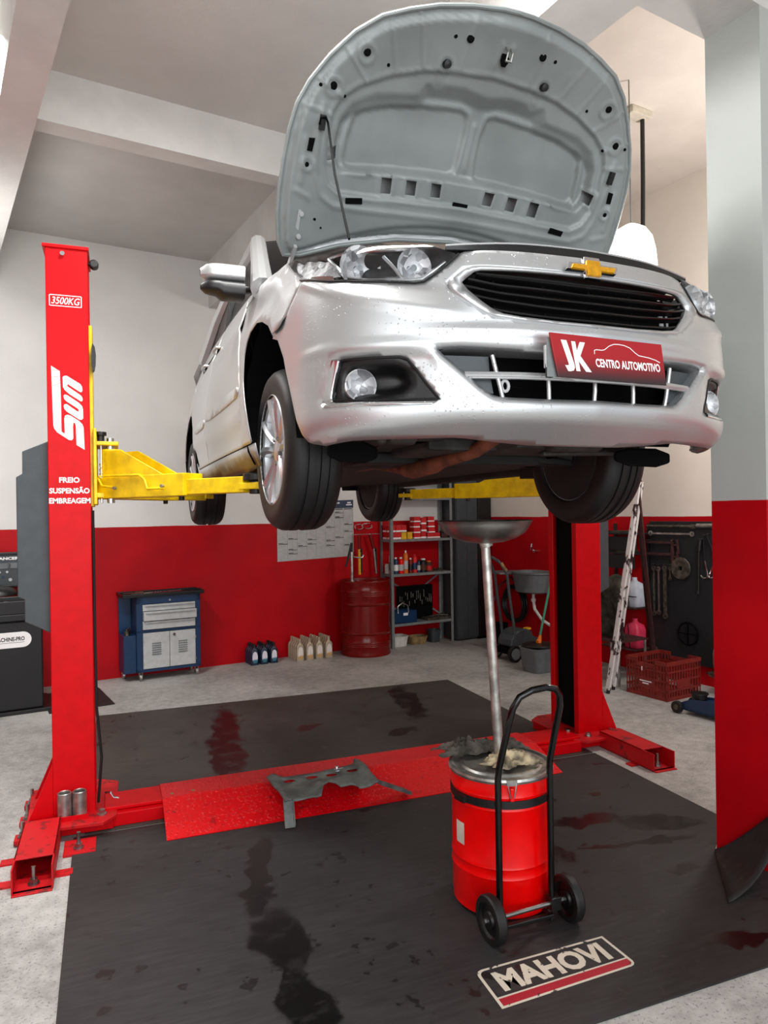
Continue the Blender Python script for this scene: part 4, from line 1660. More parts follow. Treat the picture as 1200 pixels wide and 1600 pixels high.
def ringpoly(x0, y0, x1, y1, rx, ry, cut):
    pts = []
    for cx, cy, a0 in ((x1 - rx, y1 - ry, 0), (x0 + rx, y1 - ry, 90), (x0 + rx, y0 + ry, 180), (x1 - rx, y0 + ry, 270)):
        if (a0 in cut):
            pts.append((x1 if a0 in (0, 270) else x0, y1 if a0 in (0, 90) else y0))
        else:
            pts += [(cx + rx * math.cos(math.radians(a0 + b)), cy + ry * math.sin(math.radians(a0 + b))) for b in (0, 30, 60, 90)]
    return pts


def strip_between(mb, A, B):
    n = len(A)
    mb.add([mp(*p) for p in A] + [mp(*p) for p in B], [(i, (i + 1) % n, (i + 1) % n + n, i + n) for i in range(n)])


strip_between(m, ringpoly(0, 0, 1, 1, .05, .14, (0, 180)), ringpoly(.020, .05, .98, .95, .04, .12, (0, 180)))
m.add([mp(*p) for p in ((.02, .225), (.98, .225), (.98, .262), (.02, .262))], [(0, 1, 2, 3)])
fit_text(m, 'MAHOVI', mp(.5, .60), mp(1, .5) - mp(0, .5), mp(.5, 1) - mp(.5, 0), .82, .54, bold=.045)
build('mat_lettering', m, 'worn_white', fm, label='worn white MAHOVI lettering in a frame')
m = MB()
m.add([mp(*p) for p in ((.022, .05), (.96, .05), (.98, .10), (.98, .225), (.02, .225))], [(0, 1, 2, 3, 4)])
build('mat_stripe', m, 'worn_red', fm, label='worn red stripe')
tag(build('rubber_mat', flat([(-.15, 3.80), (2.862, 3.80), (2.88, 5.955), (-.14, 6.01)], .0005, .007), 'mat_rear'),
    'large stained brownish black rubber mat behind the red ramp plate', 'mat')
tag(build('rubber_mat', flat([W(.52, 6.24)[:2], W(1.02, 6.26)[:2], W(.99, 6.93)[:2], W(.52, 6.95)[:2]], .0005, .008), 'mat_small'),
    'small dark rubber mat on the floor beside the wheel balancer', 'mat')

# ------------------------------------------------------------------ the two-post lift
lift = wthing('car_lift', 'red two-post car lift with yellow arms holding the silver car', 'car lift', (1.38, 3.95, 0))


def post(sg, xi, y0, y1):
    """sg=+1: left post, open towards +x at xi"""
    def X(d):
        return xi - sg * d
    H = 2.915
    m = MB()
    pr = [(X(.0), y0), (X(.195), y0), (X(.195), y1), (X(0), y1), (X(0), y1 - .05), (X(.008), y1 - .05), (X(.008), y1 - .008), (X(.187), y1 - .008), (X(.187), y0 + .008), (X(.008), y0 + .008), (X(.008), y0 + .05), (X(0), y0 + .05)]
    m.prism(pr, (0, 0, .06), (1, 0, 0), (0, 1, 0), H - .06)
    p = build('post', m, 'red_lift', lift, bevel=.006)
    m = MB()
    m.bb((X(-.008), y0 - .012, H - .004), (X(.208), y1 + .012, H + .014))
    build('post_cap', m, 'red_lift', p, bevel=.004)
    m = MB()
    m.cyl((X(.115), y0 - .022, H - .033), (X(.115), y0 + .01, H - .033), .012, n=6)
    build('cap_bolt', m, 'chrome', p)
    m = MB()
    m.cyl((X(-.03), y0 + .02, H - .055), (X(-.03), y0 + .07, H - .055), .022)
    m.cyl((X(.0), y0 + .045, H - .055), (X(-.03), y0 + .045, H - .055), .010)
    build('pulley', m, 'black', p, bevel=.006)
    m = MB()
    m.bb((X(.03), y0 + .055, .09), (X(.04), y1 - .055, H - .1))
    build('post_curtain', m, 'void', p)
    # carriage
    m = MB()
    m.bb((X(-.015), y0 + .055, 1.62), (X(.16), y1 - .055, 2.55))
    m.bb((X(-.030), y0 + .02, 1.63), (X(-.014), y1 - .02, 2.02))
    m.bb((X(-.135), y0 + .03, 1.935), (X(-.02), y1 - .03, 1.955))
    m.bb((X(-.135), y0 + .03, 1.665), (X(-.02), y1 - .03, 1.690))
    c = build('carriage', m, 'yellow', lift, bevel=.004)
    m = MB()
    m.prism(rnd([(0, 2.30), (.018, 2.32), (.022, 2.42), (0, 2.46)]), (X(-.012), y0 + .05, 0), (-sg * -1, 0, 0), (0, 0, 1), .05)
    build('door_buffer', m, 'black', c)
    m = MB()
    m.cyl((X(-.05), y0 + .06, 1.95), (X(-.05), y0 + .06, 2.0), .018)
    m.cyl((X(-.05), y0 + .06, 1.985), (X(-.05), y0 + .06, 2.005), .028)
    build('lock_knob', m, 'black', c, bevel=.003)
    m = MB()
    for yy in (y0 + .08, y1 - .08):
        m.cyl((X(-.095), yy, 1.64), (X(-.095), yy, 1.975), .019)
        m.tube([(X(-.05) + .008 * math.cos(t), yy - .02 + .008 * math.sin(t), 1.70 + .15 * t / (12 * PI)) for t in np.linspace(0, 12 * PI, 60)], .0025, 5)
        m.cyl((X(-.05), yy - .02, 1.64), (X(-.05), yy - .02, 1.95), .005)
    build('arm_pin', m, 'chrome', c, smooth=True)
    return p


def arm(p0, p1):
    p0, p1 = np.array(p0, float), np.array(p1, float)
    d = (p1 - p0) / np.linalg.norm(p1 - p0)
    L = np.linalg.norm(p1 - p0)
    s = np.cross(d, (0, 0, 1))
    zc = 1.715
    q = lambda t, w, z: p0 + d * t + s * w + np.array((0, 0, z))
    m = MB()
    e = L * .60
    m.bar(q(-.05, 0, zc), q(e, 0, zc), .125, .108)
    m.bar(q(.0, 0, zc + .115), q(.09, 0, zc + .115), .11, .10)
    for w in (-.058, .05):
        m.prism([(.02, .05), (.46, .05), (.14, .19), (.02, .19)], q(0, w, zc), d, (0, 0, 1), .008)
    m.cyl(q(0, 0, zc - .05), q(0, 0, zc + .20), .055)
    a = build('arm', m, 'yellow', lift, bevel=.005)
    m = MB()
    m.bar(q(e - .02, 0, zc - .012), q(L - .04, 0, zc - .012), .085, .072)
    m.bar(q(L - .06, 0, zc - .02), q(L + .06, 0, zc - .02), .10, .03)
    build('arm_extension', m, 'yellow', a, bevel=.004)
    m = MB()
    m.cyl(q(L, 0, zc - .055), q(L, 0, zc + .005), .030)
    m.cyl(q(L, 0, zc + .004), q(L, 0, zc + .036), .058)
    m.cyl(q(e - .08, 0, zc - .075), q(e - .08, 0, zc - .05), .016, n=6)
    build('lift_pad', m, 'black', a, bevel=.004)
    m = MB()
    w = .072
    m.tube([q(.02, w, zc + .06), q(.30, w, zc + .055), q(.34, w, zc + .03), q(.36, w, zc - .015), q(.46, w, zc - .015), q(.465, w - .02, zc - .015)], .006, 8)
    m.tube([q(.0, w, zc + .06), q(-.02, w, zc + .055), q(.02, w + .004, zc + .01), q(.10, w, zc + .0), q(.105, w - .02, zc)], .006, 8)
    build('arm_rod', m, 'yellow', a, smooth=True)
    m = MB()
    for t in (.11, .462):
        m.cyl(q(t, w + .006, zc - .004), q(t, w - .02, zc - .004), .009, n=6)
    build('arm_bolt', m, 'galv', a)
    return a


lp = post(1, -.102, 3.886, 4.206)
rp = post(-1, 2.870, 3.952, 4.272)
arm((.0, 3.965, 0), (.600, 3.17, 0))
arm((.0, 4.125, 0), (.585, 5.02, 0))
arm((2.768, 4.03, 0), (2.155, 3.20, 0))
arm((2.768, 4.19, 0), (2.135, 5.06, 0))
# print on the left post
m = MB()
fy = 3.8848
ex, ez = (1, 0, 0), (0, 0, 1)
fit_text(m, '3500KG', (-.205, fy, 2.650), ex, ez, .132, .036, bold=.012, shear=.25)
for (x0, x1, z0, z1) in ((-.281, -.131, 2.675, 2.679), (-.281, -.131, 2.621, 2.625), (-.281, -.277, 2.621, 2.679), (-.135, -.131, 2.621, 2.679)):
    m.add([(x0, fy, z0), (x1, fy, z0), (x1, fy, z1), (x0, fy, z1)], [(0, 1, 2, 3)])
build('capacity_lettering', m, 'white', lp, label='white 3500KG lettering in a box')
m = MB()
fit_text(m, 'FREIO', (-.200, fy, 1.754), ex, ez, .094, .028, bold=.035)
build('service_lettering', m, 'white', lp)
m = MB()
fit_text(m, 'SUSPENSÃO', (-.200, fy, 1.703), ex, ez, .186, .034, bold=.035)
build('service_lettering', m, 'white', lp)
m = MB()
fit_text(m, 'EMBREAGEM', (-.199, fy, 1.650), ex, ez, .190, .028, bold=.035)
build('service_lettering', m, 'white', lp)
m = MB()
LG = [[(115, 75), (255, 165), (262, 400), (268, 700), (270, 1250), (300, 1280), (322, 1280), (318, 1020), (330, 965), (370, 945), (420, 958), (560, 1050), (615, 1110), (635, 1170), (648, 1575), (515, 1490), (505, 1130), (490, 1090), (468, 1085), (460, 1160), (462, 1370), (440, 1405), (390, 1402), (200, 1270), (150, 1200), (138, 1140), (130, 800), (122, 400)],
      [(300, 270), (325, 245), (370, 242), (590, 380), (620, 430), (625, 500), (605, 530), (575, 520), (390, 398), (375, 430), (560, 560), (610, 600), (628, 650), (620, 690), (600, 698), (420, 580), (330, 500), (305, 450)],
      [(310, 610), (330, 582), (370, 590), (560, 720), (615, 780), (630, 840), (632, 1000), (610, 1030), (570, 1030), (360, 890), (320, 840), (310, 790), (325, 758), (365, 755), (520, 870), (550, 885), (562, 860), (545, 830), (360, 705), (322, 665)]]
for pl in LG:
    P = [(-.297 + (x - 40) / 700 * .195, 2.327 - (y - 57) * .000277) for x, y in pl]
    m.add([(x, fy, z) for x, z in P], tess(P))
build('logo_lettering', m, 'white', lp, label='white upright logo lettering')
m = MB()
for (xa, ya, xb, yb) in ((115, 152, 225, 152), (122, 280, 262, 255), (138, 438, 262, 375), (305, 330, 405, 280), (320, 480, 460, 320), (475, 440, 500, 350), (575, 500, 565, 395), (430, 570, 460, 495), (570, 640, 570, 590)):
    a_, b_ = [np.array((-.297 + (x - 40) / 700 * .195, fy - .0004, 2.327 - (y - 57) * .000277)) for x, y in ((xa, ya), (xb, yb))]
    m.bar(a_, b_, .0016, .0003, upv=(0, 1, 0))
build('logo_cut', m, 'red_lift', lp)
# grey control boxes behind the posts
m = MB()
m.prism([(-.298, 1.952), (-.417, 1.898), (-.418, 1.787), (-.446, 1.77), (-.446, 1.175), (-.416, 1.160), (-.416, 1.050), (-.298, .985)], (0, 4.18, 0), (1, 0, 0), (0, 0, 1), .24)
build('control_box', m, 'grey_box', lift, bevel=.004)
m = MB()
m.prism([(3.066, .98), (3.17, 1.03), (3.17, 1.84), (3.12, 1.92), (3.066, 1.95)], (0, 4.22, 0), (1, 0, 0), (0, 0, 1), .22)
build('control_box', m, 'grey_box', lift, bevel=.004)
# bases
for sg, x0, y0, lab in ((1, -.102, 3.886, 'l'), (-1, 2.870, 3.952, 'r')):
    X = lambda d: x0 - sg * d
    m = MB()
    po = [(X(-.10), y0 - .08), (X(-.04), y0 - .15), (X(.24), y0 - .13), (X(.31), y0 - .06), (X(.33), y0 + .42), (X(.25), y0 + .47), (X(-.02), y0 + .47), (X(-.11), y0 + .40)]
    m.prism(po, (0, 0, .062), (1, 0, 0), (0, 1, 0), .016 if sg > 0 else .016)
    b = build('base_plate', m, 'red_worn', lift, bevel=.003)
    m = MB()
    m.bb((X(-.085), y0 - .075, .008), (X(.29), y0 + .42, .062))
    build('base_frame', m, 'red_lift', b, bevel=.004)
    m = MB()
    m.prism([(0, .08), (-sg * .11, .08), (0, .34)], (X(.195), y0 + .0, 0), (1, 0, 0), (0, 0, 1), -.012)
    m.prism([(0, .08), (-sg * .11, .08), (0, .34)], (X(.195), y0 + .30, 0), (1, 0, 0), (0, 0, 1), -.012)
    if sg > 0:
        m.bb((X(.18), y0 - .075, .078), (X(.03), y0 - .068, .10))
    build('gusset', m, 'red_lift', b)
    if sg > 0:
        for dx in (.140, .072):
            m = MB()
            m.lathe([(.026, .0), (.033, .001), (.033, .125), (.030, .128), (.026, .125), (.026, .02)], (X(dx), y0 - .036, .080), (0, 0, 1), 24)
            build('height_adapter', m, 'galv', b, smooth=True)
    # open-ended outrigger foot
    m = MB()
    fx = X(.235) if sg > 0 else X(.19)
    yf = y0 - .575
    for a, bq in (((-.080, 0), (.080, .007)), ((-.080, .098), (.080, .105)), ((-.080, 0), (-.073, .105)), ((.073, 0), (.080, .105))):
        m.bb((fx + a[0], yf + (.10 if a[1] > .05 else 0), a[1]), (fx + bq[0], y0 - .07, bq[1]))
    m.bb((fx - .078, yf - .02, .0), (fx + .078, yf + .02, .007))
    build('outrigger_foot', m, 'red_worn', b, bevel=.002)
    tabs = [(fx - .12, yf + .10), (fx + .12, yf + .12), (fx - .13, yf + .32)] if sg > 0 else [(fx - .11, yf + .15)]
    m = MB()
    for tx, ty in tabs:
        m.bb((min(tx, fx) - (.03 if tx < fx else -.06), ty - .028, .0), (max(tx, fx) + (.03 if tx > fx else -.06), ty + .028, .008))
    if sg > 0:
        for yy in (y0 - .06, y0 + .16, y0 + .38):
            m.bb((X(.27), yy - .04, .008), (X(.36), yy + .04, .03))
        m.bb((X(-.005), y0 - .30, .0), (X(.135), y0 - .14, .010))
    build('anchor_tab', m, 'red_worn', b)
    bolts = [(fx, yf + .06, .007)]
    if sg > 0:
        bolts += [(X(.325), y0 - .06, .03), (X(.325), y0 + .16, .03), (X(.325), y0 + .38, .03), (X(.07), y0 - .24, .01), (X(-.03), y0 - .05, .078), (X(.22), y0 - .09, .078), (X(.27), y0 + .15, .078)]
    else:
        bolts += [(X(.03), y0 - .06, .078), (X(.22), y0 - .05, .078), (X(-.05), y0 + .05, .078)]
    for bx, by, bz in bolts:
        m = MB()
        hh = .075 if bz < .05 else .014
        m.cyl((bx, by, bz), (bx, by, bz + .006), .024, n=16)
        m.cyl((bx, by, bz + .006), (bx, by, bz + .024), .017, n=6)
        m.cyl((bx, by, bz + .02), (bx, by, bz + hh), .009, n=10)
        build('anchor_bolt', m, 'steel', b)
# cross beam and its chequer-plate ramp
m = MB()
m.bb((-.03, 3.83, .008), (2.80, 3.885, .072))
m.bb((-.03, 4.06, .008), (2.80, 4.11, .072))
m.bb((-.06, 3.87, .075), (2.82, 4.08, .092))
build('cross_beam', m, 'red_lift', lift, bevel=.003)
m = MB()
yz = [(3.562, .009), (3.845, .098), (3.86, .102), (4.06, .102), (4.08, .096), (4.30, .009)]
m.grid([[(x, y + .002 * (x - .22), z) for y, z in yz] for x in (.22, 2.47)])
ramp = build('ramp_plate', m, 'plate_red', lift, solid=.005, offset=0)
m = MB()
for x in (.27, .38, 1.9):
    m.cyl((x, 3.90, .100), (x, 3.90, .107), .010, n=10)
build('ramp_bolt', m, 'wood', ramp)
m = MB()
m.tube([(-.094, 3.90, 1.60), (-.093, 3.90, 1.0), (-.090, 3.89, .60), (-.070, 3.885, .35), (-.088, 3.89, .12)], .007, 8)
build('hydraulic_hose', m, 'black', lift, smooth=True)
m = MB()
m.tube([(-.055, 3.90, .16), (-.03, 3.88, .165), (-.015, 3.875, .14), (.01, 3.87, .135)], .005, 8)
build('hose_end', m, 'chrome', lift, smooth=True)

# ------------------------------------------------------------------ grey plastic shield lying on the ramp
m = MB()
bd = [(.764, 3.874), (.81, 3.876), (.86, 3.828), (1.021, 3.826), (1.266, 3.873), (1.291, 3.936), (1.328, 3.933), (1.327, 3.787), (1.301, 3.543), (1.186, 3.531), (1.189, 3.55), (1.089, 3.542), (1.074, 3.589), (1.046, 3.621), (1.007, 3.587), (.972, 3.504), (.93, 3.522), (.783, 3.496), (.777, 3.655), (.764, 3.837)]
hl = [[(cx + .034 * math.cos(t), cy + .020 * math.sin(t)) for t in np.linspace(0, 2 * PI, 9)[:-1]] for cx, cy in ((.869, 3.77), (.995, 3.775), (1.105, 3.768), (1.228, 3.783))]


def sh(a, b):
    z = .128 + .014 * np.exp(-((a - .80) / .025) ** 2) + .014 * np.exp(-((a - 1.29) / .025) ** 2) + .012 * np.sin(b * 30) * .3 + .02 * ss(3.70, 3.66, b) * ss(.95, 1.0, a) * (1 - ss(1.15, 1.2, a))
    return np.stack([a, b, z], -1)


m.keep = True
surf_panel(m, sh, bd, hl, .02)
spr = wthing('splash_shield', 'worn grey plastic splash shield lying on the red ramp plate', 'car part', (1.05, 3.70, .10))
build('shield_body', m, 'shield', spr, smooth=True, solid=.006)
for P in (((.80, 3.50, .130), (.798, 3.555, .02)), ((1.30, 3.535, .130), (1.49, 3.585, .03))):
    m = MB()
    a, b = np.array(P[0]), np.array(P[1])
    if P[0][0] < 1:
        b = np.array((.797, 3.45, .018))
    m.bar(a, b, .050, .004)
    s = np.cross(b - a, (0, 0, 1))
    s /= np.linalg.norm(s)
    for q in (-1, 1):
        m.bar(a + s * q * .024 + (0, 0, .008), b + s * q * .024 + (0, 0, .008), .004, .018)
    build('shield_leg', m, 'shield', spr)
m = MB()
m.lathe([(.0, .03), (.010, .028), (.012, .018), (.006, .014), (.006, .006), (.018, .004), (.018, 0)], (1.137, 3.77, .142), (0, 0, 1), 12)
m.bar((1.12, 3.765, .15), (1.175, 3.77, .15), .014, .010)
tag(build('pipe_clamp', m, 'chrome', smooth=True), 'small shiny pipe clamp lying on the grey splash shield', 'clamp')

# ------------------------------------------------------------------ waste oil drainer: drum on a wheeled frame with a funnel
dr = wthing('oil_drainer', 'red waste oil drainer drum on wheels with a steel funnel on top', 'oil drainer', (1.45, 2.52, 0))
DC = (1.452, 2.525)
m = MB()
m.lathe([(.0, .02), (.188, .02), (.196, .028), (.196, .05), (.198, .055), (.198, .165), (.2015, .172), (.198, .180), (.198, .205), (.2015, .212), (.198, .22), (.198, .425), (.2015, .432), (.198, .44), (.198, .475), (.2015, .482), (.198, .49), (.198, .535)], DC + (0,), (0, 0, 1), 64)
drum = build('drum', m, 'red_drum', dr, smooth=True)
m = MB()
m.lathe([(.199, .532), (.207, .536), (.210, .545), (.207, .554), (.196, .556), (.186, .549), (.165, .549), (.158, .556), (.148, .557), (.14, .552), (.0, .554)], DC + (0,), (0, 0, 1), 64)
build('drum_lid', m, 'galv', drum, smooth=True)
m = MB()
m.lathe([(.1985, .442), (.2035, .442), (.2035, .472), (.1985, .472)], DC + (0,), (0, 0, 1), 64, closed=True)
m.box((DC[0] - .203, DC[1] - .045, .457), (.02, .06, .026), rotm('Z', .2))
build('drum_strap', m, 'black', drum, smooth=True)
m = MB()
for a0, w, z0, z1 in ((-3.02, .13, .270, .355), (-.88, .07, .275, .345)):
    m.grid([[(DC[0] + .1995 * math.cos(a0 + t), DC[1] + .1995 * math.sin(a0 + t), z) for t in np.linspace(-w, w, 7)] for z in (z0, z1)])
build('drum_label', m, 'beige_plate', drum, label='small scuffed white sticker')
m = MB()
an = -1.89
dv = np.array((math.cos(an), math.sin(an), 0))
sv = np.array((-dv[1], dv[0], 0))
pc_ = np.array(DC + (0,)) + dv * .206
m.box(pc_ + (0, 0, .500), (.016, .018, .05), np.stack([sv, dv, (0, 0, 1)], 1))
build('lid_latch', m, 'red_drum', drum, bevel=.004)
m = MB()
m.box(pc_ + (0, 0, .545), (.040, .014, .022), np.stack([sv, dv, (0, 0, 1)], 1))
for q in (-1, 1):
    m.tube([pc_ + sv * .016 * q + dv * .006 + (0, 0, .545), pc_ + sv * .012 * q + dv * .010 + (0, 0, .515), pc_ + sv * .006 * q + dv * .010 + (0, 0, .49)], .0025, 6)
build('latch_wire', m, 'steel', drum)
m = MB()
hp = [(1.307, 2.292, .10), (1.307, 2.292, .585), (1.310, 2.285, .63), (1.309, 2.215, .80), (1.318, 2.198, .865), (1.342, 2.190, .905), (1.39, 2.186, .925), (1.45, 2.186, .930), (1.49, 2.188, .920), (1.512, 2.195, .893), (1.520, 2.205, .85), (1.527, 2.285, .63), (1.530, 2.292, .585), (1.530, 2.292, .10)]
m.tube(hp, .0125, 12)
fr_ = build('handle', m, 'black_gloss', dr, smooth=True, ang=80)
m = MB()
m.cyl((1.275, 2.275, .085), (1.60, 2.292, .085), .0085)
build('axle', m, 'steel', dr, smooth=True)
m = MB()
m.bb((1.30, 2.28, .03), (1.535, 2.30, .045))
m.bb((1.30, 2.28, .02), (1.32, 2.66, .035))
m.bb((1.517, 2.28, .02), (1.537, 2.66, .035))
m.bb((1.517, 2.27, .06), (1.56, 2.31, .11))
build('drum_cradle', m, 'black', dr, bevel=.003)
for x, y in ((1.262, 2.274), (1.603, 2.292)):
    m = MB()
    m.lathe([(.062, -.019), (.081, -.019), (.086, -.012), (.086, .012), (.081, .019), (.062, .019)], (x, y, .087), (1, 0.04, 0), 40, closed=True)
    t = build('wheel', m, 'rubber', dr, smooth=True)
    m = MB()
    m.lathe([(0, -.026), (.012, -.025), (.014, -.018), (.028, -.016), (.032, -.008), (.055, -.006), (.063, -.014), (.064, .014), (.055, .006), (.032, .008), (.028, .016), (.014, .018), (0, .025)], (x, y, .087), (1, .04, 0), 32)
    build('wheel_hub', m, 'black', t, smooth=True)
    m = MB()
    m.cyl((x - .032, y, .087), (x - .02, y, .087), .011, n=6)
    build('wheel_nut', m, 'steel', t)
m = MB()
m.cyl((1.452, 2.532, .552), (1.402, 2.532, 1.44), .0205, .0185, 20)
m.cyl((1.454, 2.532, .552), (1.451, 2.532, .585), .030, n=20)
m.cyl((1.408, 2.532, 1.425), (1.402, 2.532, 1.445), .026, n=20)
build('funnel_pole', m, 'galv', dr, smooth=True)
m = MB()
m.lathe([(.024, 1.437), (.075, 1.443), (.125, 1.458), (.162, 1.482), (.182, 1.512), (.189, 1.526), (.193, 1.529), (.189, 1.531), (.180, 1.514), (.158, 1.486), (.12, 1.463), (.07, 1.448), (.02, 1.443)], (1.400, 2.532, 0), (0, 0, 1), 56)
build('funnel', m, 'steel', dr, smooth=True)


def rag(name, mat, label, c, rx, ry, hz, seed, lift_=0.0, pts=None):
    rr = random.Random(seed)
    ph = [(rr.uniform(8, 26), rr.uniform(8, 26), rr.uniform(0, 6.3), rr.uniform(.3, 1)) for _ in range(9)]
    N = 30
    rows = []
    for i in range(N):
        row = []
        for j in range(N):
            a, b = i / (N - 1) * 2 - 1, j / (N - 1) * 2 - 1
            k = 1 + .22 * math.sin(5 * math.atan2(b, a) + seed)
            h = sum(w * math.sin(p * a * rx * 9 + q * b * ry * 9 + s) for p, q, s, w in ph) / 4.5
            e = max(abs(a), abs(b))
            z = c[2] + .006 + hz * (.45 + .55 * h) * (1 - .75 * e * e)
            dx = .012 * math.sin(9 * b + seed)
            x, y = c[0] + a * rx * k + dx, c[1] + b * ry * k
            row.append((x, y, max(z, c[2] + .003)))
        rows.append(row)
    m = MB()
    m.grid(rows)
    return tag(build(name, m, mat, smooth=True, solid=.003, offset=1), label, 'rag')


rag('rag', 'rag_dark', 'dark oily rag bunched behind the pole on the red drum lid', (1.385, 2.655, .556), .125, .055, .075, 3)
rag('rag', 'rag_dark', 'grey rag behind the pole at the right of the drum lid', (1.520, 2.64, .556), .085, .05, .055, 11)
rag('rag', 'rag_light', 'pale greasy rag in front of the pole on the red drum lid', (1.455, 2.475, .556), .095, .062, .065, 5)


# ------------------------------------------------------------------ along the back wall (things stand square to it: local x = along the wall, y = into it)
def uth(name, label, cat, u, v, z=0.0, group=None):
    return thing(name, label, cat, W(u, v, z), TH, group)


def utag(o, label, cat, u, v, z=0.0, group=None):
    return tag(o, label, cat, group, W(u, v, z), TH)


# wheel balancer
wb = uth('wheel_balancer', 'black wheel balancer cabinet half hidden behind the left lift post', 'wheel balancer', .0, 6.385)
m = MB()
m.bb((-.52, .0, .03), (.495, .46, .74))
build('cabinet', m, 'black', wb, bevel=.012)
m = MB()
m.bb((-.56, -.03, .0), (.56, .50, .03))
build('base_flange', m, 'black', wb, bevel=.004)
m = MB()
m.bb((-.55, -.035, .745), (.42, .50, .80))
m.bb((-.55, -.035, .80), (.42, -.01, .905))
m.bb((.395, -.01, .80), (.42, .50, .96))
m.bb((-.55, .10, .80), (.40, .12, .93))
build('weight_tray', m, 'black', wb, bevel=.006)
m = MB()
m.sphere((.20, .30, .93), .14, 18, 8, (1, .9, .55), (0, PI / 2))
build('tray_cone', m, 'black', wb, smooth=True)
m = MB()
for x, w in ((.10, .16), (.29, .14), (-.10, .15)):
    m.box((x, .04, .885), (w, .05, .018), rotm('Y', .1))
build('balance_weight', m, 'galv', wb, bevel=.004)
m = MB()
m.cyl((.40, -.04, .765), (.40, -.025, .765), .011, n=10)
build('tray_bolt', m, 'chrome', wb)
pil = [(.0 + .062 * math.cos(t), .062 * math.sin(t)) for t in np.linspace(-PI / 2, PI / 2, 11)]
m = MB()
m.prism([(.350 + a, .594 + b) for a, b in pil] + [(.10 - a, .594 - b) for a, b in pil], (0, -.002, 0), (1, 0, 0), (0, 0, 1), .002)
lb = build('maker_label', m, 'white', wb)
m = MB()
fit_text(m, 'MACHINE-PRO', (.255, -.0046, .602), (1, 0, 0), (0, 0, 1), .215, .033, bold=.03)
m.add([(.14, -.0046, .572), (.36, -.0046, .572), (.36, -.0046, .575), (.14, -.0046, .575)], [(0, 1, 2, 3)])
build('label_lettering', m, 'black_print', wb)
m = MB()
m.bb((-.30, .60, .98), (.41, .66, 1.255))
con = build('display_console', m, 'grey_box', wb, bevel=.008)
m = MB()
m.bb((-.2, .64, .3), (.1, .70, 1.0))
m.bb((-.32, .59, 1.245), (.43, .67, 1.268))
m.bb((-.32, .59, .965), (.43, .67, .985))
build('console_frame', m, 'black', wb, bevel=.004)
m = MB()
m.bb((-.22, .594, 1.128), (.375, .602, 1.175))
build('display_strip', m, 'grey_plastic', con)
m = MB()
fit_text(m, 'BALANCER', (.245, .594, 1.215), (1, 0, 0), (0, 0, 1), .235, .026, bold=.05)
build('console_lettering', m, 'white', con)
m = MB()
for x in (.10, .19, .28):
    for a, b in (((-.010, .016), (.012, .016)), ((-.006, 0), (.012, 0)), ((.012, .016), (.009, -.016)), ((.009, -.016), (-.008, -.016))):
        m.bar((x + a[0], .592, 1.152 + a[1]), (x + b[0], .592, 1.152 + b[1]), .001, .005)
build('digit_lettering', m, 'black_print', con)
for k in range(7):
    m = MB()
    m.cyl((-.08 + k * .058, .592, 1.10 - .002), (-.08 + k * .058, .602, 1.10 - .002), .010, n=12)
    build('key', m, 'grey_light', con)
for k in range(8):
    m = MB()
    m.cyl((-.10 + k * .056, .592, 1.060 - .030 * (k % 2)), (-.10 + k * .056, .602, 1.060 - .030 * (k % 2)), .014, n=12)
    build('key', m, ('yellow_box', 'orange', 'navy', 'yellow_box', 'navy', 'yellow_box', 'navy', 'grey_light')[k], con)

# tool cart
tc = uth('tool_cart', 'blue steel tool cart with grey drawers and doors against the red wall', 'tool cart', 1.335, 6.955)
m = MB()
m.bb((0, .02, .085), (.605, .275, .80))
m.bb((0, 0, .085), (.055, .03, .80))
m.bb((.555, 0, .085), (.605, .03, .80))
m.bb((0, 0, .73), (.605, .03, .80))
m.bb((0, 0, .46), (.605, .03, .485))
m.bb((0, 0, .085), (.605, .03, .115))
m.bb((-.115, .02, .085), (0, .275, .44))
m.bb((-.115, .255, .44), (0, .275, .80))
build('cart_body', m, 'blue_cart', tc, bevel=.004)
m = MB()
m.bb((-.13, -.03, .80), (.64, .28, .812))
for a, b in (((-.13, -.03), (.64, -.018)), ((-.13, .268), (.64, .28)), ((-.13, -.03), (-.118, .28)), ((.628, -.03), (.64, .28))):
    m.bb(a + (.812,), b + (.835,))
build('tray', m, 'black', tc, bevel=.004)
for z0, z1, o, x0, x1 in ((.665, .725, 0, .058, .553), (.575, .66, -.035, .060, .558), (.490, .568, -.008, .056, .550)):
    m = MB()
    m.bb((x0, o - .012, z0), (x1, .10, z1))
    m.prism([(0, 0), (-.018, .004), (-.018, .010), (0, .016)], (x0 + .02, o - .012, z1 - .018), (0, 1, 0), (0, 0, 1), x1 - x0 - .04)
    build('drawer', m, 'grey_light', tc, bevel=.003)
for x0, x1, kn in ((.058, .302, 0), (.306, .552, 1)):
    m = MB()
    m.bb((x0, -.010, .118), (x1, .02, .456))
    d = build('door', m, 'grey_light', tc, bevel=.003)
    m = MB()
    cx = (x0 + x1) / 2
    for k in range(6):
        m.box((cx, -.013, .25 + k * .021), (.085, .008, .006), rotm('X', .5))
    build('door_vent', m, 'shelf', d, split=.05)
    m = MB()
    for zz in (.17, .38):
        m.cyl(((x0 if not kn else x1), -.012, zz - .012), ((x0 if not kn else x1), -.012, zz + .012), .006, n=8)
    build('hinge', m, 'galv', d)
    if kn:
        m = MB()
        m.cyl((x0 + .04, -.022, .425), (x0 + .04, -.010, .425), .014, n=14)
        build('door_lock', m, 'chrome', d)
m = MB()
m.cyl((.31, -.012, .757), (.31, .0, .757), .010, n=12)
build('cart_lock', m, 'chrome', tc)
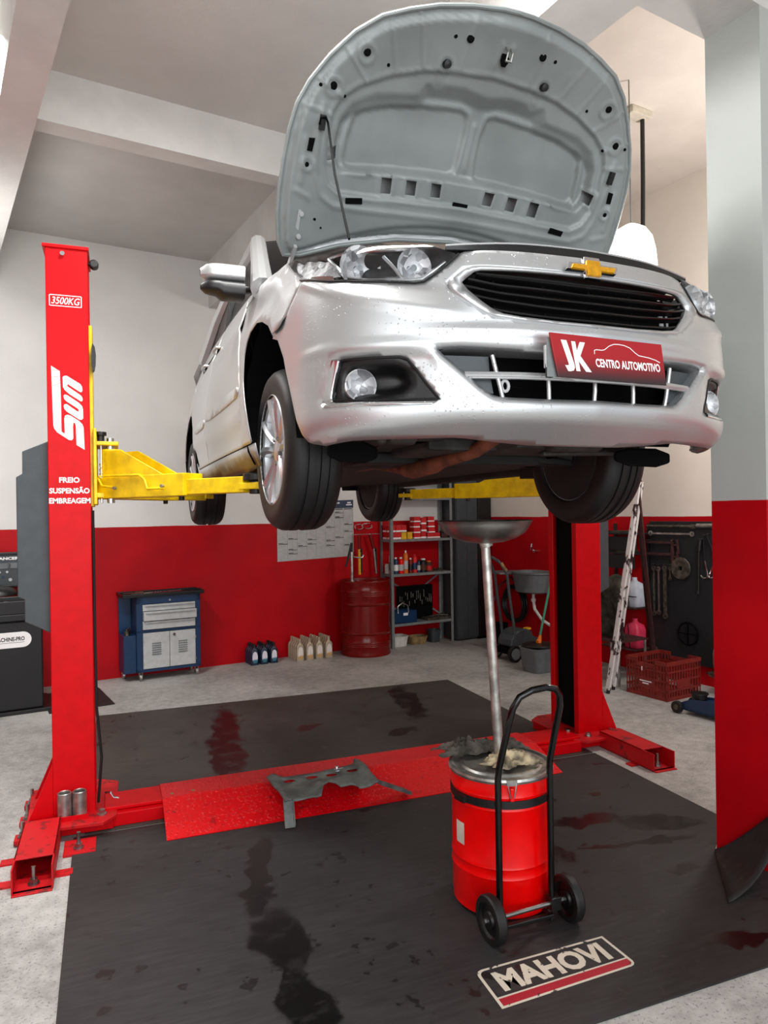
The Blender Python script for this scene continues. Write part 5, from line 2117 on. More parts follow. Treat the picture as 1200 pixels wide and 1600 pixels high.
for x, y in ((.04, .04), (.57, .04), (-.08, .24), (.57, .25)):
    m = MB()
    m.cyl((x - .012, y, .036), (x + .012, y, .036), .035, n=18)
    c = build('caster', m, 'galv', tc, bevel=.004)
    m = MB()
    m.bb((x - .018, y - .012, .045), (x - .013, y + .012, .087))
    m.bb((x + .013, y - .012, .045), (x + .018, y + .012, .087))
    m.bb((x - .02, y - .014, .078), (x + .02, y + .014, .088))
    build('caster_fork', m, 'steel', c)
for k in range(3):
    m = MB()
    m.cyl((0, 0, 0), (0, 0, .04), .022, n=14)
    m.cyl((0, 0, .04), (0, 0, .06), .010, n=10)
    utag(build('spray_nozzle', m, ('old_metal', 'black', 'brown')[k], bevel=.003), ('dull metal pot on the lower step of the blue tool cart', 'black pot on the side step of the blue tool cart', 'brown pot on the side step of the blue tool cart, nearest the wall')[k], 'pot', 1.335 - .08 + .035 * k * .6, 6.955 + .05 + .06 * k, .44)
for k in range(12):
    m = MB()
    L = .10 + .012 * k
    m.bar((0, -L / 2, 0), (0, L / 2, 0), .010, .006)
    for e in (-1, 1):
        m.lathe([(.006, -.004), (.013, -.004), (.013, .004), (.006, .004)], (0, e * L / 2, 0), (0, 0, 1), 10, closed=True)
    o = build('spanner', m, 'chrome', smooth=True)
    utag(o, 'shiny spanner lying in the row on the tool cart tray', 'spanner', 1.335 + .16 + .028 * k, 6.955 + .11, .822, 'spanners on the tool cart tray')
for k in range(3):
    m = MB()
    m.cyl((-.09, 0, 0), (.02, 0, 0), .006, n=8)
    m.cyl((.02, 0, 0), (.10, 0, 0), .013, n=10)
    o = build('screwdriver', m, ('rust', 'old_metal', 'black')[k], bevel=.003)
    utag(o, ('brown handled screwdriver at the left of the cart tray', 'dull metal bar at the left front of the cart tray', 'black handled tool at the right end of the cart tray')[k], 'tool', 1.335 + (.0, .06, .56)[k], 6.955 + (.16, .05, .14)[k], .826)


# oil bottles
def bottle(h, w, d, mat, lab, capm, label, grp):
    t = thing('oil_bottle', label, 'oil bottle', (0, 0, 0), TH, grp)
    m = MB()
    rows = []
    for z, kx, ky in ((0, .94, .94), (.006, 1, 1), (.58, 1, 1), (.66, .93, .97), (.73, .74, .86), (.775, .48, .70), (.80, .36, .60), (.88, .33, .56)):
        rows.append([(w / 2 * kx * math.copysign(abs(math.cos(a)) ** .45, math.cos(a)), d / 2 * ky * math.copysign(abs(math.sin(a)) ** .45, math.sin(a)), z * h) for a in np.linspace(0, 2 * PI, 21)])
    m.grid(rows)
    m.add(rows[0][:-1], [tuple(range(20))])
    build('bottle_body', m, mat, t, smooth=True)
    m = MB()
    m.cyl((0, 0, .86 * h), (0, 0, h), .0155, n=14)
    m.cyl((0, 0, .85 * h), (0, 0, .88 * h), .0185, n=14)
    build('bottle_cap', m, capm, t, bevel=.002)
    m = MB()
    m.keep = True
    P = rnd([(-.34 * w, .10 * h), (.34 * w, .10 * h), (.34 * w, .56 * h), (0, .68 * h), (-.34 * w, .56 * h)])
    m.prism(P, (0, -d / 2 + .001, 0), (1, 0, 0), (0, 0, 1), .002)
    l = build('bottle_label', m, lab, t)
    return t


def label_mat(name, a, b, c):
    x = NT(name)
    z = x.n('ShaderNodeSeparateXYZ')
    x.link(x.coord('Object'), z.inputs[0])
    f = x.math('ADD', z.outputs[2], x.math('MULTIPLY', x.noise(30, 3), .06))
    col = x.mix(x.ramp(f, .075, .10), lin(c) + (1,), lin(a) + (1,))
    col = x.mix(x.ramp(x.noise(45, 3), .64, .68), col, lin(b) + (1,))
    x.set(col, .4)
    return x.m


MT['lab_blue'] = label_mat('blue_bottle_label', (.88, .87, .90), (.80, .35, .35), (.18, .45, .52))
MT['lab_gold'] = label_mat('champagne_bottle_label', (.90, .87, .84), (.60, .25, .25), (.80, .62, .38))
LB = 'dark blue oil bottle with a pale label in the block beside the tool cart'
LG_ = 'champagne oil bottle with a pale label in the block left of the barrel'
b0 = bottle(.215, .082, .044, 'teal_blue', 'lab_blue', 'black', LB, 'dark blue oil bottles on the floor')
g0 = bottle(.235, .086, .046, 'beige', 'lab_gold', 'beige', LG_, 'champagne oil bottles on the floor')
k = 0
for j in range(4):
    for i in range(3):
        o = b0 if (i, j) == (0, 0) else dup(b0, (0, 0, 0), TH)
        o.location = W(2.530 + .106 * i, 7.068 + .051 * j)
for j in range(5):
    for i in range(4):
        o = g0 if (i, j) == (0, 0) else dup(g0, (0, 0, 0), TH)
        o.location = W(3.005 + .112 * i, 6.985 + .0535 * j)

# steel barrel and its hand pump
m = MB()
R = .275
pf = [(0, .012), (R - .01, .012), (R, .0), (R + .004, .012), (R, .03)]
for z in (.11, .13, .15):
    pf += [(R, z - .007), (R + .004, z), (R, z + .007)]
pf += [(R, .235), (R + .014, .25), (R, .265), (R, .55), (R + .014, .565), (R, .58)]
for z in (.66, .68, .70):
    pf += [(R, z - .007), (R + .004, z), (R, z + .007)]
pf += [(R, .80), (R + .005, .81), (R, .82), (R - .008, .815), (R - .012, .795), (0, .795)]
m.lathe(pf, (0, 0, 0), (0, 0, 1), 56)
br = uth('oil_barrel', 'maroon steel oil barrel standing in front of the red wall', 'barrel', 3.795, 6.968)
bb_ = build('barrel_shell', m, 'barrel', br, smooth=True)
m = MB()
m.cyl((.03, -.18, .795), (.03, -.18, .812), .028, n=14)
build('bung', m, 'steel', br)
hp_ = uth('hand_pump', 'hand pump with a lever handle standing in the maroon barrel', 'pump', 3.615, 6.93, .797)
m = MB()
m.cyl((0, 0, 0), (0, 0, .30), .017, n=14)
m.cyl((0, 0, 0), (0, 0, .03), .03, n=14)
m.cyl((0, 0, .28), (0, 0, .34), .022, n=14)
build('pump_body', m, 'galv', hp_, smooth=True)
m = MB()
m.bar((.0, 0, .44), (-.075, 0, .18), .018, .02)
m.bar((-.005, 0, .33), (.0, 0, .44), .02, .02)
build('pump_lever', m, 'black', hp_, bevel=.003)
m = MB()
m.tube([(.01, 0, .285), (.10, 0, .27), (.135, 0, .275), (.15, 0, .30)], .008, 8)
build('pump_spout', m, 'steel', hp_, smooth=True)

# wall calendar
ca = uth('wall_calendar', 'large white planner poster with a navy header on the back wall', 'poster', 2.875, 7.256)
Q = [(0, 1.046), (.935, 1.072), (.937, 1.716), (.002, 1.628 + .062)]


def cp(x, y):
    a = np.array(Q[0]) * (1 - x) + np.array(Q[1]) * x
    b = np.array(Q[3]) * (1 - x) + np.array(Q[2]) * x
    return a * (1 - y) + b * y


def crect(mb, x0, y0, x1, y1, yy):
    mb.add([(cp(*p)[0], yy, cp(*p)[1]) for p in ((x0, y0), (x1, y0), (x1, y1), (x0, y1))], [(0, 1, 2, 3)])


m = MB()
m.prism(Q, (0, 0, 0), (1, 0, 0), (0, 0, 1), .003)
build('poster_sheet', m, 'grey_light', ca)
m = MB()
crect(m, .0, .86, 1, 1, -.0042)
build('poster_header', m, 'navy', ca)
m = MB()
rr = random.Random(4)
for c in range(8):
    x0 = .015 + c * .1225
    crect(m, x0, .835, x0 + .105, .85, -.0042)
    for k in range(rr.choice((2, 3, 4))):
        y = rr.uniform(.06, .80)
        crect(m, x0, y, x0 + .115, y + .009, -.0042)
        crect(m, x0, y + .016, x0 + .06, y + .026, -.0042)
build('planner_lettering', m, 'black_print', ca)
m = MB()
for c in range(8):
    x0 = .015 + c * .1225
    for k in range(31):
        crect(m, x0, .02 + k * .026, x0 + .11, .0225 + k * .026, -.0041)
    crect(m, x0 + .112, .02, x0 + .115, .84, -.0041)
build('ruled_line_lettering', m, 'shelf', ca).name = 'ruled_lines'
m = MB()
for x in (.77, .80, .93, .955):
    crect(m, x - .012, .94, x + .01, .965, -.0046)
crect(m, .90, .905, .98, .925, -.0046)
build('header_lettering', m, 'white', ca)

# shelving
shf = uth('shelving_unit', 'grey steel shelving unit with red cartons, cans and tools', 'shelving', 4.155, 6.995)
SW, SD_ = .865, .25
for x, y in ((0, 0), (SW, 0), (0, SD_), (SW, SD_)):
    m = MB()
    a, b = (1 if x == 0 else -1), (1 if y == 0 else -1)
    m.prism([(0, 0), (a * .034, 0), (a * .034, b * .003), (a * .003, b * .003), (a * .003, b * .034), (0, b * .034)], (x, y, 0), (1, 0, 0), (0, 1, 0), 1.98)
    build('upright', m, 'shelf', shf)
for z in (.275, .85, 1.25, 1.735, 1.95):
    m = MB()
    m.bb((.003, .003, z - .03), (SW - .003, .247, z - .026 + .026))
    build('shelf_board', m, 'shelf', shf, bevel=.002)
m = MB()
m.bar((.01, .247, .30), (SW - .01, .247, .82), .02, .003, upv=(0, 1, 0))
m.bar((.01, .244, .82), (SW - .01, .244, .30), .02, .003, upv=(0, 1, 0))
build('cross_brace', m, 'shelf', shf)

GB = 'cartons on the upper shelf'


def carton(w, h, d, mat, band, label):
    t = thing('carton', label, 'box', (0, 0, 0), TH, GB)
    m = MB()
    m.bb((-w / 2, -d / 2, 0), (w / 2, d / 2, h))
    build('box_body', m, mat, t, bevel=.002)
    m = MB()
    m.bb((-w / 2 - .001, -d / 2 - .001, .004), (w / 2 + .001, d / 2 - .02, .27 * h))
    build('box_band', m, band, t)
    return t


rl = 'small red and white carton stacked on the upper shelf of the grey rack'
yl = 'small yellow carton among the red ones on the upper shelf'
proto_r = carton(.068, .082, .10, 'red_box', 'white', rl)
proto_f = carton(.088, .064, .10, 'red_box', 'white', rl)
proto_y = carton(.066, .08, .08, 'yellow_box', 'yellow_box', yl)
first = {}
for pr, lst in ((proto_r, [(4.205, 0), (4.275, 0), (4.205, 1), (4.275, 1), (4.350, 1), (4.625, 0), (4.625, 1), (4.625, 2)]),
                (proto_f, [(4.532, 0), (4.532, 1), (4.532, 2), (4.532, 3), (4.720, 0), (4.815, 0), (4.735, 1), (4.735, 2), (4.735, 3)]),
                (proto_y, [(4.352, 0), (4.436, 0)])):
    hh = {proto_r.name: .082, proto_f.name: .064, proto_y.name: .081}[pr.name]
    for n_, (u, lv) in enumerate(lst):
        o = pr if n_ == 0 else dup(pr, (0, 0, 0), TH)
        o.location = W(u, 7.062 + .006 * ((n_ * 7) % 3), 1.2503 + lv * (hh + .0005))
for n_, (u, v, lv) in enumerate(((4.21, 7.18, 0), (4.29, 7.18, 0), (4.21, 7.18, 1))):
    dup(proto_r, W(u, v, 1.2503 + lv * .0825), TH)
m = MB()
m.bb((-.05, -.04, 0), (.05, .04, .10))
utag(build('carton', m, 'black', bevel=.004), 'black carton standing behind the red ones on the upper shelf', 'box', 4.65, 7.19, 1.2505)
m = MB()
m.bb((-.045, -.05, 0), (.045, .05, .055))
m.bb((-.03, -.03, .055), (.03, .03, .085))
utag(build('ball_joint', m, 'brown', bevel=.01), 'dark brown car part at the right end of the upper shelf', 'car part', 4.93, 7.07, 1.2505)


def can(u, h, r, mat, capm, label, cap_h=.03, neck=.5, v=7.07, band=None):
    t = uth('spray_can', label, 'can', u, v, .8505)
    m = MB()
    m.lathe([(0, 0), (r, 0), (r, h * .80), (r * .8, h * .86), (r * neck, h * .90), (0, h * .90)], (0, 0, 0), (0, 0, 1), 20)
    build('can_body', m, mat, t, smooth=True)
    m = MB()
    m.cyl((0, 0, h * .88), (0, 0, h), r * neck * .95, n=14)
    build('can_cap', m, capm, t, bevel=.002)
    m = MB()
    m.lathe([(r + .0006, h * .18), (r + .0006, h * .55)], (0, 0, 0), (0, 0, 1), 20)
    build('can_label', m, band or 'white', t, smooth=True)


can(4.200, .25, .026, 'grey_light', 'black', 'tall grey bottle at the left end of the middle shelf', band='navy')
can(4.262, .19, .030, 'navy', 'white', 'blue can with white cap on the middle shelf', band='white')
can(4.332, .19, .032, 'red_drum', 'white', 'red can with white cap on the middle shelf', band='grey_light')
can(4.398, .265, .028, 'orange', 'white', 'orange trigger spray with white top, tallest on the middle shelf', band='grey_light', neck=.4)
can(4.464, .175, .026, 'barrel', 'white', 'short maroon can with white cap on the middle shelf', band='black')
can(4.522, .215, .030, 'red_box', 'red_box', 'all red spray can in the middle of the middle shelf', band='navy')
can(4.577, .15, .022, 'navy', 'black', 'thin navy tube beside the all red spray can', band='grey_light')
can(4.642, .16, .040, 'black', 'white', 'wide black jar with a white lid on the middle shelf', band='rust', neck=.7)
can(4.722, .13, .038, 'rust', 'orange', 'squat orange red jar at the right of the middle shelf cans', band='red_box', neck=.7)
can(4.215, .11, .034, 'white_pipe', 'white_pipe', 'small white pot at the back left of the middle shelf', v=7.18, neck=.9, band='white_pipe')
m = MB()
for k in range(5):
    m.tube([(-.07 + .03 * k, -.03, .008), (-.06 + .03 * k, .0, .03 + .006 * (k % 2)), (-.02 + .03 * k, .03, .012)], .008, 6)
utag(build('wire_bundle', m, 'old_metal', smooth=True, split=0), 'grey wire bundle at the right end of the middle shelf', 'wire', 4.85, 7.09, .851)
tb = uth('tool_box', 'blue open tool box on the lower shelf of the grey rack', 'tool box', 4.35, 7.08, .2755)
m = MB()
m.bb((-.155, -.07, 0), (.155, .08, .008))
for a, b in (((-.155, -.07), (.155, -.062)), ((-.155, .072), (.155, .08)), ((-.155, -.07), (-.147, .08)), ((.147, -.07), (.155, .08))):
    m.bb(a + (0,), b + (.145,))
build('box_shell', m, 'blue_cart', tb)
m = MB()
m.tube([(-.10, -.066, .12), (-.10, -.06, .20), (-.03, -.05, .235), (.04, -.06, .20), (.04, -.066, .12)], .007, 8)
build('box_handle', m, 'steel', tb, smooth=True)
m = MB()
m.bb((-.03, -.073, .09), (.03, -.068, .12))
build('box_latch', m, 'white', tb)
sc_ = uth('socket_case', 'open black socket set case standing upright on the lower shelf', 'tool case', 4.61, 7.20, .2755)
m = MB()
m.bb((-.25, 0, .0), (.25, .03, .41))
build('case_tray', m, 'void', sc_, bevel=.006)
m = MB()
rr = random.Random(9)
for k in range(18):
    x = -.22 + .026 * k
    z0 = .16 + .15 * rr.random()
    m.cyl((x, -.004, z0), (x, -.004, z0 + rr.uniform(.03, .11)), .006, n=8)
build('socket', m, 'old_metal', sc_, smooth=True)
m = MB()
m.bb((-.17, -.09, 0), (.17, .06, .03))
m.tube([(-.15, -.05, .04), (.0, -.03, .05), (.15, -.05, .04)], .012, 8)
m.bar((.02, -.02, .045), (.14, .02, .06), .02, .012)
utag(build('ratchet_tray', m, 'old_metal', bevel=.003, split=0), 'low dark tray of ratchets at the right of the lower shelf', 'tool tray', 4.83, 7.10, .2755)


def tub(u, v, w, d, h, mat, label, name='plastic_tub', cat='tub'):
    m = MB()
    A = np.linspace(0, 2 * PI, 25)
    pr = lambda k, z: [(w / 2 * k * math.copysign(abs(math.cos(a)) ** .5, math.cos(a)), d / 2 * k * math.copysign(abs(math.sin(a)) ** .5, math.sin(a)), z) for a in A]
    m.grid([pr(.01, .004), pr(.82, 0), pr(.98, h * .9), pr(1.04, h), pr(.96, h), pr(.80, .008), pr(.01, .008)])
    return utag(build(name, m, mat, smooth=True, ang=50), label, cat, u, v, .001)


tub(4.31, 7.13, .22, .20, .12, 'white_pipe', 'white plastic tub on the floor under the shelving, left one')
tub(4.575, 7.13, .24, .19, .09, 'wood', 'beige shallow tub on the floor under the shelving')
tub(4.80, 7.10, .14, .14, .15, 'grey_box', 'dark grey round pot on the floor under the shelving', 'round_pot', 'pot')
m = MB()
m.bb((-.07, -.04, 0), (.07, .04, .03))
m.cyl((0, 0, .03), (0, 0, .05), .02, n=10)
utag(build('cutting_block', m, 'grey_light', bevel=.006), 'white lump lying in the beige shallow tub', 'part', 4.585, 7.13, .012)

# tools hanging beside the shelving
hk = uth('tool_rail', 'thin steel rail on the wall left of the shelving', 'rail', 3.95, 7.22)
m = MB()
m.bar((-.18, -.05, 1.318), (.17, -.05, 1.318), .02, .006)
for x in (-.15, .14):
    m.bar((x, -.05, 1.318), (x, .04, 1.318), .012, .006)
build('rail_bar', m, 'steel', hk, split=0)
for u, mat, lab in ((3.83, 'yellow_box', 'red handled tool with a yellow shaft hanging left of the shelving'), (3.99, 'steel', 'red handled tool with a steel shaft hanging left of the shelving')):
    t = uth('jack_handle', lab, 'hand tool', u, 7.155, .86)
    m = MB()
    s = .03 if mat == 'steel' else 0
    m.cyl((s, 0, .29), (-s * .6, 0, .455), .020, n=12)
    build('grip', m, 'barrel', t, bevel=.005)
    m = MB()
    m.cyl((s * 1.9, 0, .0), (s, 0, .30), .015, n=12)
    build('shaft', m, mat, t)
    m = MB()
    m.cyl((s + .0, -.012, .27), (s + .03, .0, .27), .012, n=8)
    m.bar((s + .025, 0, .02), (s + .025, 0, .30), .02, .018)
    build('lever', m, 'black', t)
m = MB()
for x, z, w in ((-.09, 1.40, .10), (.02, 1.41, .13)):
    m.tube([(x + w / 2 * math.cos(t), -.02 + .01 * math.sin(3 * t), z + .03 * math.sin(t)) for t in np.linspace(0, 2 * PI, 15)[:-1]], .006, 6, closed=True)
utag(build('hose_clamp', m, 'chrome', smooth=True, split=0), 'shiny hose clamps hanging above the tool rail', 'clamps', 3.95, 7.235)

# lockers
lk = uth('locker', 'dark grey two-door steel locker right of the shelving', 'locker', 5.045, 6.94)
m = MB()
m.bb((0, .01, .02), (.31, .31, 1.98))
build('locker_body', m, 'locker', lk, bevel=.004)
for x in (.004, .157):
    m = MB()
    m.bb((x, -.008, .04), (x + .149, .012, 1.96))
    d = build('locker_door', m, 'locker', lk, bevel=.004)
    m = MB()
    m.bb((x + .125, -.016, .98), (x + .137, -.006, 1.04))
    build('locker_handle', m, 'steel', d)
lk = uth('locker', 'black steel cabinet in the corner beside the grey locker', 'cabinet', 5.362, 6.94)
m = MB()
m.bb((0, .01, .0), (.21, .31, 1.98))
build('cabinet_body', m, 'void', lk, bevel=.004)
m = MB()
m.bb((.004, -.006, .03), (.206, .012, 1.96))
build('cabinet_door', m, 'black', lk, bevel=.004)

# ------------------------------------------------------------------ along the side wall (local x = into the room's side, i.e. towards the wall; y = depth)
sk = uth('utility_sink', 'grey plastic wash sink on the red side wall behind the lift post', 'sink', UR, 5.98)
m = MB()
A = [(-.38, -.25), (-.0, -.25), (-.0, .25), (-.38, .25)]
rows = []
for k, z in ((.72, .655), (.86, .67), (1.0, .86), (1.06, .868), (1.06, .885), (.94, .885), (.80, .70), (.01, .70)):
    c = np.array((-.21, 0))
    P = rnd(rnd([tuple(c + (np.array(p) - c) * k) for p in A]))
    rows.append([(x if x < -.002 else -.002, y, z) for x, y in P + P[:1]])
m.grid(rows)
m.add(rows[0][:-1], [tuple(range(len(rows[0]) - 1))])
build('basin', m, 'grey_plastic', sk, smooth=True, ang=45)
m = MB()
m.prism(rnd([(-.40, .25), (-.01, .25), (-.01, .60), (-.36, .60)]), (0, 0, .838), (1, 0, 0), (0, 1, 0), .022)
build('drainboard', m, 'grey_plastic', sk, bevel=.008)
m = MB()
m.tube([(-.20, .0, .66), (-.20, 0, .56), (-.20, -.02, .47), (-.17, -.10, .36), (-.10, -.18, .29), (-.005, -.20, .285)], .017, 10)
m.cyl((-.20, 0, .555), (-.20, 0, .585), .026, n=14)
build('drain_pipe', m, 'white_pipe', sk, smooth=True)
fc = uth('tap', 'chrome wall tap above the grey wash sink', 'tap', UR, 6.13, 1.10)
m = MB()
m.cyl((0, 0, 0), (-.05, 0, 0), .018, n=12)
m.tube([(-.05, 0, 0), (-.09, 0, .02), (-.10, -.02, .07), (-.11, -.05, .10), (-.14, -.07, .085), (-.15, -.075, .05)], .010, 8)
build('tap_body', m, 'chrome', fc, smooth=True)
m = MB()
m.bar((-.06, .035, .01), (-.06, -.035, .01), .012, .012)
m.cyl((-.06, 0, 0), (-.06, 0, .02), .01, n=8)
build('tap_lever', m, 'chrome', fc, bevel=.003)

pw = uth('pressure_washer', 'grey and black pressure washer with a tall handle under the wash sink', 'pressure washer', 4.99, 5.80)
m = MB()
m.prism(rnd([(-.19, .13), (.22, .08), (.25, .20), (.12, .235), (.10, .31), (-.06, .33), (-.17, .25)]), (0, -.11, 0), (1, 0, 0), (0, 0, 1), -.22)
build('washer_body', m, 'grey_box', pw, bevel=.012)
m = MB()
m.prism(rnd([(-.21, .05), (.26, .05), (.26, .12), (-.20, .16)]), (0, -.12, 0), (1, 0, 0), (0, 0, 1), -.24)
build('washer_base', m, 'void', pw, bevel=.01)
m = MB()
m.bb((.06, -.08, .305), (.12, -.02, .325))
build('washer_switch', m, 'yellow_box', pw, bevel=.004)
for y in (-.15, .15):
    m = MB()
    m.cyl((-.17, y - .02, .088), (-.17, y + .02, .088), .087, n=26)
    w_ = build('washer_wheel', m, 'black', pw, bevel=.01)
    m = MB()
    m.cyl((-.17, y - .024, .088), (-.17, y + .024, .088), .060, n=20)
    build('wheel_cap', m, 'grey_plastic', w_, bevel=.004)
m = MB()
m.tube([(-.12, -.10, .20), (-.14, -.10, .40), (-.19, -.10, .70), (-.215, -.10, .90), (-.27, -.09, 1.0), (-.31, -.06, 1.06)], 0.015, 8)
m.tube([(-.12, .10, .20), (-.14, .10, .40), (-.19, .10, .70), (-.215, .10, .90), (-.27, .09, 1.0), (-.31, .06, 1.06)], 0.015, 8)
m.tube([(-.31, -.07, 1.05), (-.33, 0, 1.085), (-.31, .07, 1.05)], 0.015, 8)
build('washer_handle', m, 'grey_box', pw, smooth=True)
m = MB()
m.tube([(-.29, -.10, 1.03), (-.27, -.12, .98), (-.24, -.12, .95)], .016, 8)
build('handle_grip', m, 'wood', pw, smooth=True)
m = MB()
for k in range(6):
    a_, b_ = .185 + .012 * math.sin(k * 2.1), .20 + .014 * math.cos(k * 1.7)
    m.tube([(-.02 - .012 * k + .004 * math.sin(4 * t), a_ * math.cos(t), .47 + b_ * math.sin(t)) for t in np.linspace(0, 2 * PI, 31)[:-1]], .0115, 6, closed=True)
m.tube([(-.04, -.1, .64), (-.20, -.12, .80), (-.40, -.16, .72), (-.55, -.2, .50), (-.58, -.2, .36)], .008, 6)
m.cyl((.0, 0, .665), (-.11, 0, .665), .012, n=8)
utag(build('hose_coil', m, 'black', smooth=True, split=0), 'black hose coiled on the red side wall behind the pressure washer', 'hose', UR - .004, 6.47)
bk = tub(4.775, 5.24, .33, .30, .235, 'grey_plastic', 'grey mop bucket on the floor in front of the pressure washer', 'mop_bucket', 'bucket')
m = MB()
m.lathe([(.0, .03), (.10, .03), (.12, .20), (.158, .238), (.163, .25), (.15, .262), (.09, .27), (.0, .275)], (0, 0, 0), (0, 0, 1), 22)
mo = uth('mop', 'mop with a green handle and dark head standing in the grey bucket', 'mop', 4.775, 5.24)
build('mop_head', m, 'black', mo, smooth=True)
m = MB()
m.cyl((0, 0, .268), (.02, 0, .345), .028, .014, n=12)
m.cyl((-.03, -.01, .285), (.03, .01, .30), .016, n=8)
build('mop_socket', m, 'orange', mo, smooth=True)
m = MB()
m.cyl((.015, 0, .335), (.30, .0, 1.32), .012, n=10)
build('mop_handle', m, 'green', mo, smooth=True)
m = MB()
m.lathe([(0, 0), (.09, 0), (.11, .29), (.118, .30), (.105, .30), (.085, .01), (0, .01)], (0, 0, 0), (0, 0, 1), 24)
utag(build('waste_bin', m, 'void', smooth=True, ang=40), 'small black waste bin behind the funnel pole by the washer', 'bin', 5.12, 6.28)

# tool board on the side wall
bd_ = uth('tool_board', 'tall black tool board hung with tools on the side wall', 'tool board', UR - .03, 3.30)
m = MB()
m.bb((0, 0, .17), (.03, 1.25, 1.445))
build('board_panel', m, 'board', bd_, bevel=.004)
m = MB()
for y, z in ((.90, 1.41), (.72, 1.41), (.60, 1.34), (.95, 1.34), (.88, 1.045), (1.06, 1.045), (1.13, 1.045), (1.19, 1.045), (.68, 1.29), (.64, 1.33), (.55, 1.10), (.995, 1.05), (.97, 1.27), (1.24, 1.27)):
    m.cyl((-.05, y, z), (0, y, z), .004, n=6)
build('peg', m, 'steel', bd_)
XB = UR - .052


def spanner(v, z0, z1, mat, label, w=.018, horiz=None, head=.024):
    t = uth('spanner', label, 'spanner', XB, v)
    m = MB()
    P = lambda s: (0, s, z0) if horiz else (0, 0, s)
    a, b = (horiz if horiz else (z0, z1))
    m.bar(P(a + head), P(b - head), w if not horiz else .008, .008 if not horiz else w, upv=(1, 0, 0) if not horiz else (0, 0, 1))
    for e, s in ((a + head, -1), (b - head, 1)):
        m.lathe([(head * .5, -.007), (head, -.006), (head, .006), (head * .5, .007)], P(e), (1, 0, 0), 14, closed=True)
    build('spanner_body', m, mat, t, smooth=True)
    return t


spanner(4.488, .56, 1.03, 'old_metal', 'thin dull combination spanner, leftmost on the tool board', .014)
spanner(4.433, .575, 1.025, 'steel', 'bright combination spanner second from left on the tool board', .018)
spanner(4.367, .546, 1.036, 'old_metal', 'wide flat spanner third from left on the tool board', .034, head=.026)
spanner(4.309, .905, 1.03, 'old_metal', 'short spanner right of the three long ones on the board', .012, head=.016)
t = spanner(0, 1.333, 0, 'galv', 'long bright wheel spanner lying level across the top of the board', .016, horiz=(-.245, .245))
t.location = W(XB, 4.295)
for v0, v1, z, mat, lab in ((4.05, 4.55, 1.40, 'old_metal', 'long dull steel bar at the top of the tool board'), (3.62, 4.02, 1.408, 'galv', 'thick steel tube at the top right of the tool board')):
    m = MB()
    m.cyl((0, -(v1 - v0) / 2, 0), (0, (v1 - v0) / 2, 0), .012 if mat == 'old_metal' else .019, n=12)
    m.cyl((0, -(v1 - v0) / 2 - .01, 0), (0, -(v1 - v0) / 2 + .03, 0), .02 if mat == 'old_metal' else .024, n=12)
    utag(build('steel_bar', m, mat, smooth=True, ang=40), lab, 'bar', XB - .006, (v0 + v1) / 2, z)
for z, lab in ((1.25, 'upper brown bar clamp hanging level on the tool board'), (1.142, 'lower brown bar clamp hanging level on the tool board')):
    t = uth('bar_clamp', lab, 'clamp', XB, 4.43, z)
    m = MB()
    m.bar((0, -.15, 0), (0, .15, 0), .010, .022)
    build('clamp_bar', m, 'brown', t)
    m = MB()
    m.bar((0, -.145, .03), (0, -.155, -.11), .016, .02)
    m.bar((0, -.20, .03), (0, -.215, -.10), .012, .016)
    m.bar((0, -.145, -.02), (0, -.21, -.02), .012, .016)
    build('clamp_jaw', m, 'brown', t, split=0)
m = MB()
m.lathe([(.022, -.012), (.045, -.012), (.05, -.002), (.098, -.002), (.101, .004), (.098, .010), (.05, .010), (.022, .010)], (0, 0, 0), (-1, 0, 0), 36, closed=True)
utag(build('brake_disc', m, 'old_metal', smooth=True, ang=30), 'round dull brake disc hanging on the tool board', 'brake disc', XB, 4.193, 1.022)
t = uth('grease_gun', 'dark slim grease gun hanging upright on the tool board', 'grease gun', XB - .01, 4.0)
m = MB()
m.cyl((0, 0, 1.19), (0, -.012, 1.285), .020, n=12)
m.cyl((0, .012, .82), (0, 0, 1.19), .010, n=10)
m.cyl((0, .012, .81), (0, .012, .83), .016, n=10)
build('gun_barrel', m, 'black', t, smooth=True)
t = uth('hook_puller', 'bright two-armed hook puller hanging at the right of the tool board', 'puller', XB, 3.92)
m = MB()
m.tube([(0, .03, 1.10), (-.01, -.005, .97), (-.02, -.03, .955), (-.02, -.07, .965), (-.01, -.085, 1.0)], .007, 8)
m.tube([(0, -.06, 1.09), (0, -.01, .965), (-.02, .03, .95), (-.02, .055, .975)], .007, 8)
build('puller_arm', m, 'chrome', t, smooth=True)
m = MB()
m.tube([(0, .03, 1.10), (0, .04, 1.25), (0, .03, 1.32), (0, .0, 1.31), (0, -.04, 1.22), (0, -.06, 1.09)], .006, 8)
build('puller_cord', m, 'black', t, smooth=True)
t = uth('steering_wheel', 'black spoked steering hand wheel low on the tool board', 'hand wheel', XB, 4.13, .44)
m = MB()
m.tube([(0, .10 * math.cos(a), .10 * math.sin(a)) for a in np.linspace(0, 2 * PI, 25)[:-1]], .008, 8, closed=True)
m.bar((0, -.10, 0), (0, .10, 0), .012, .008)
m.bar((0, 0, -.10), (0, 0, .10), .012, .008, upv=(1, 0, 0))
build('wheel_rim', m, 'void', t, smooth=True, split=0)

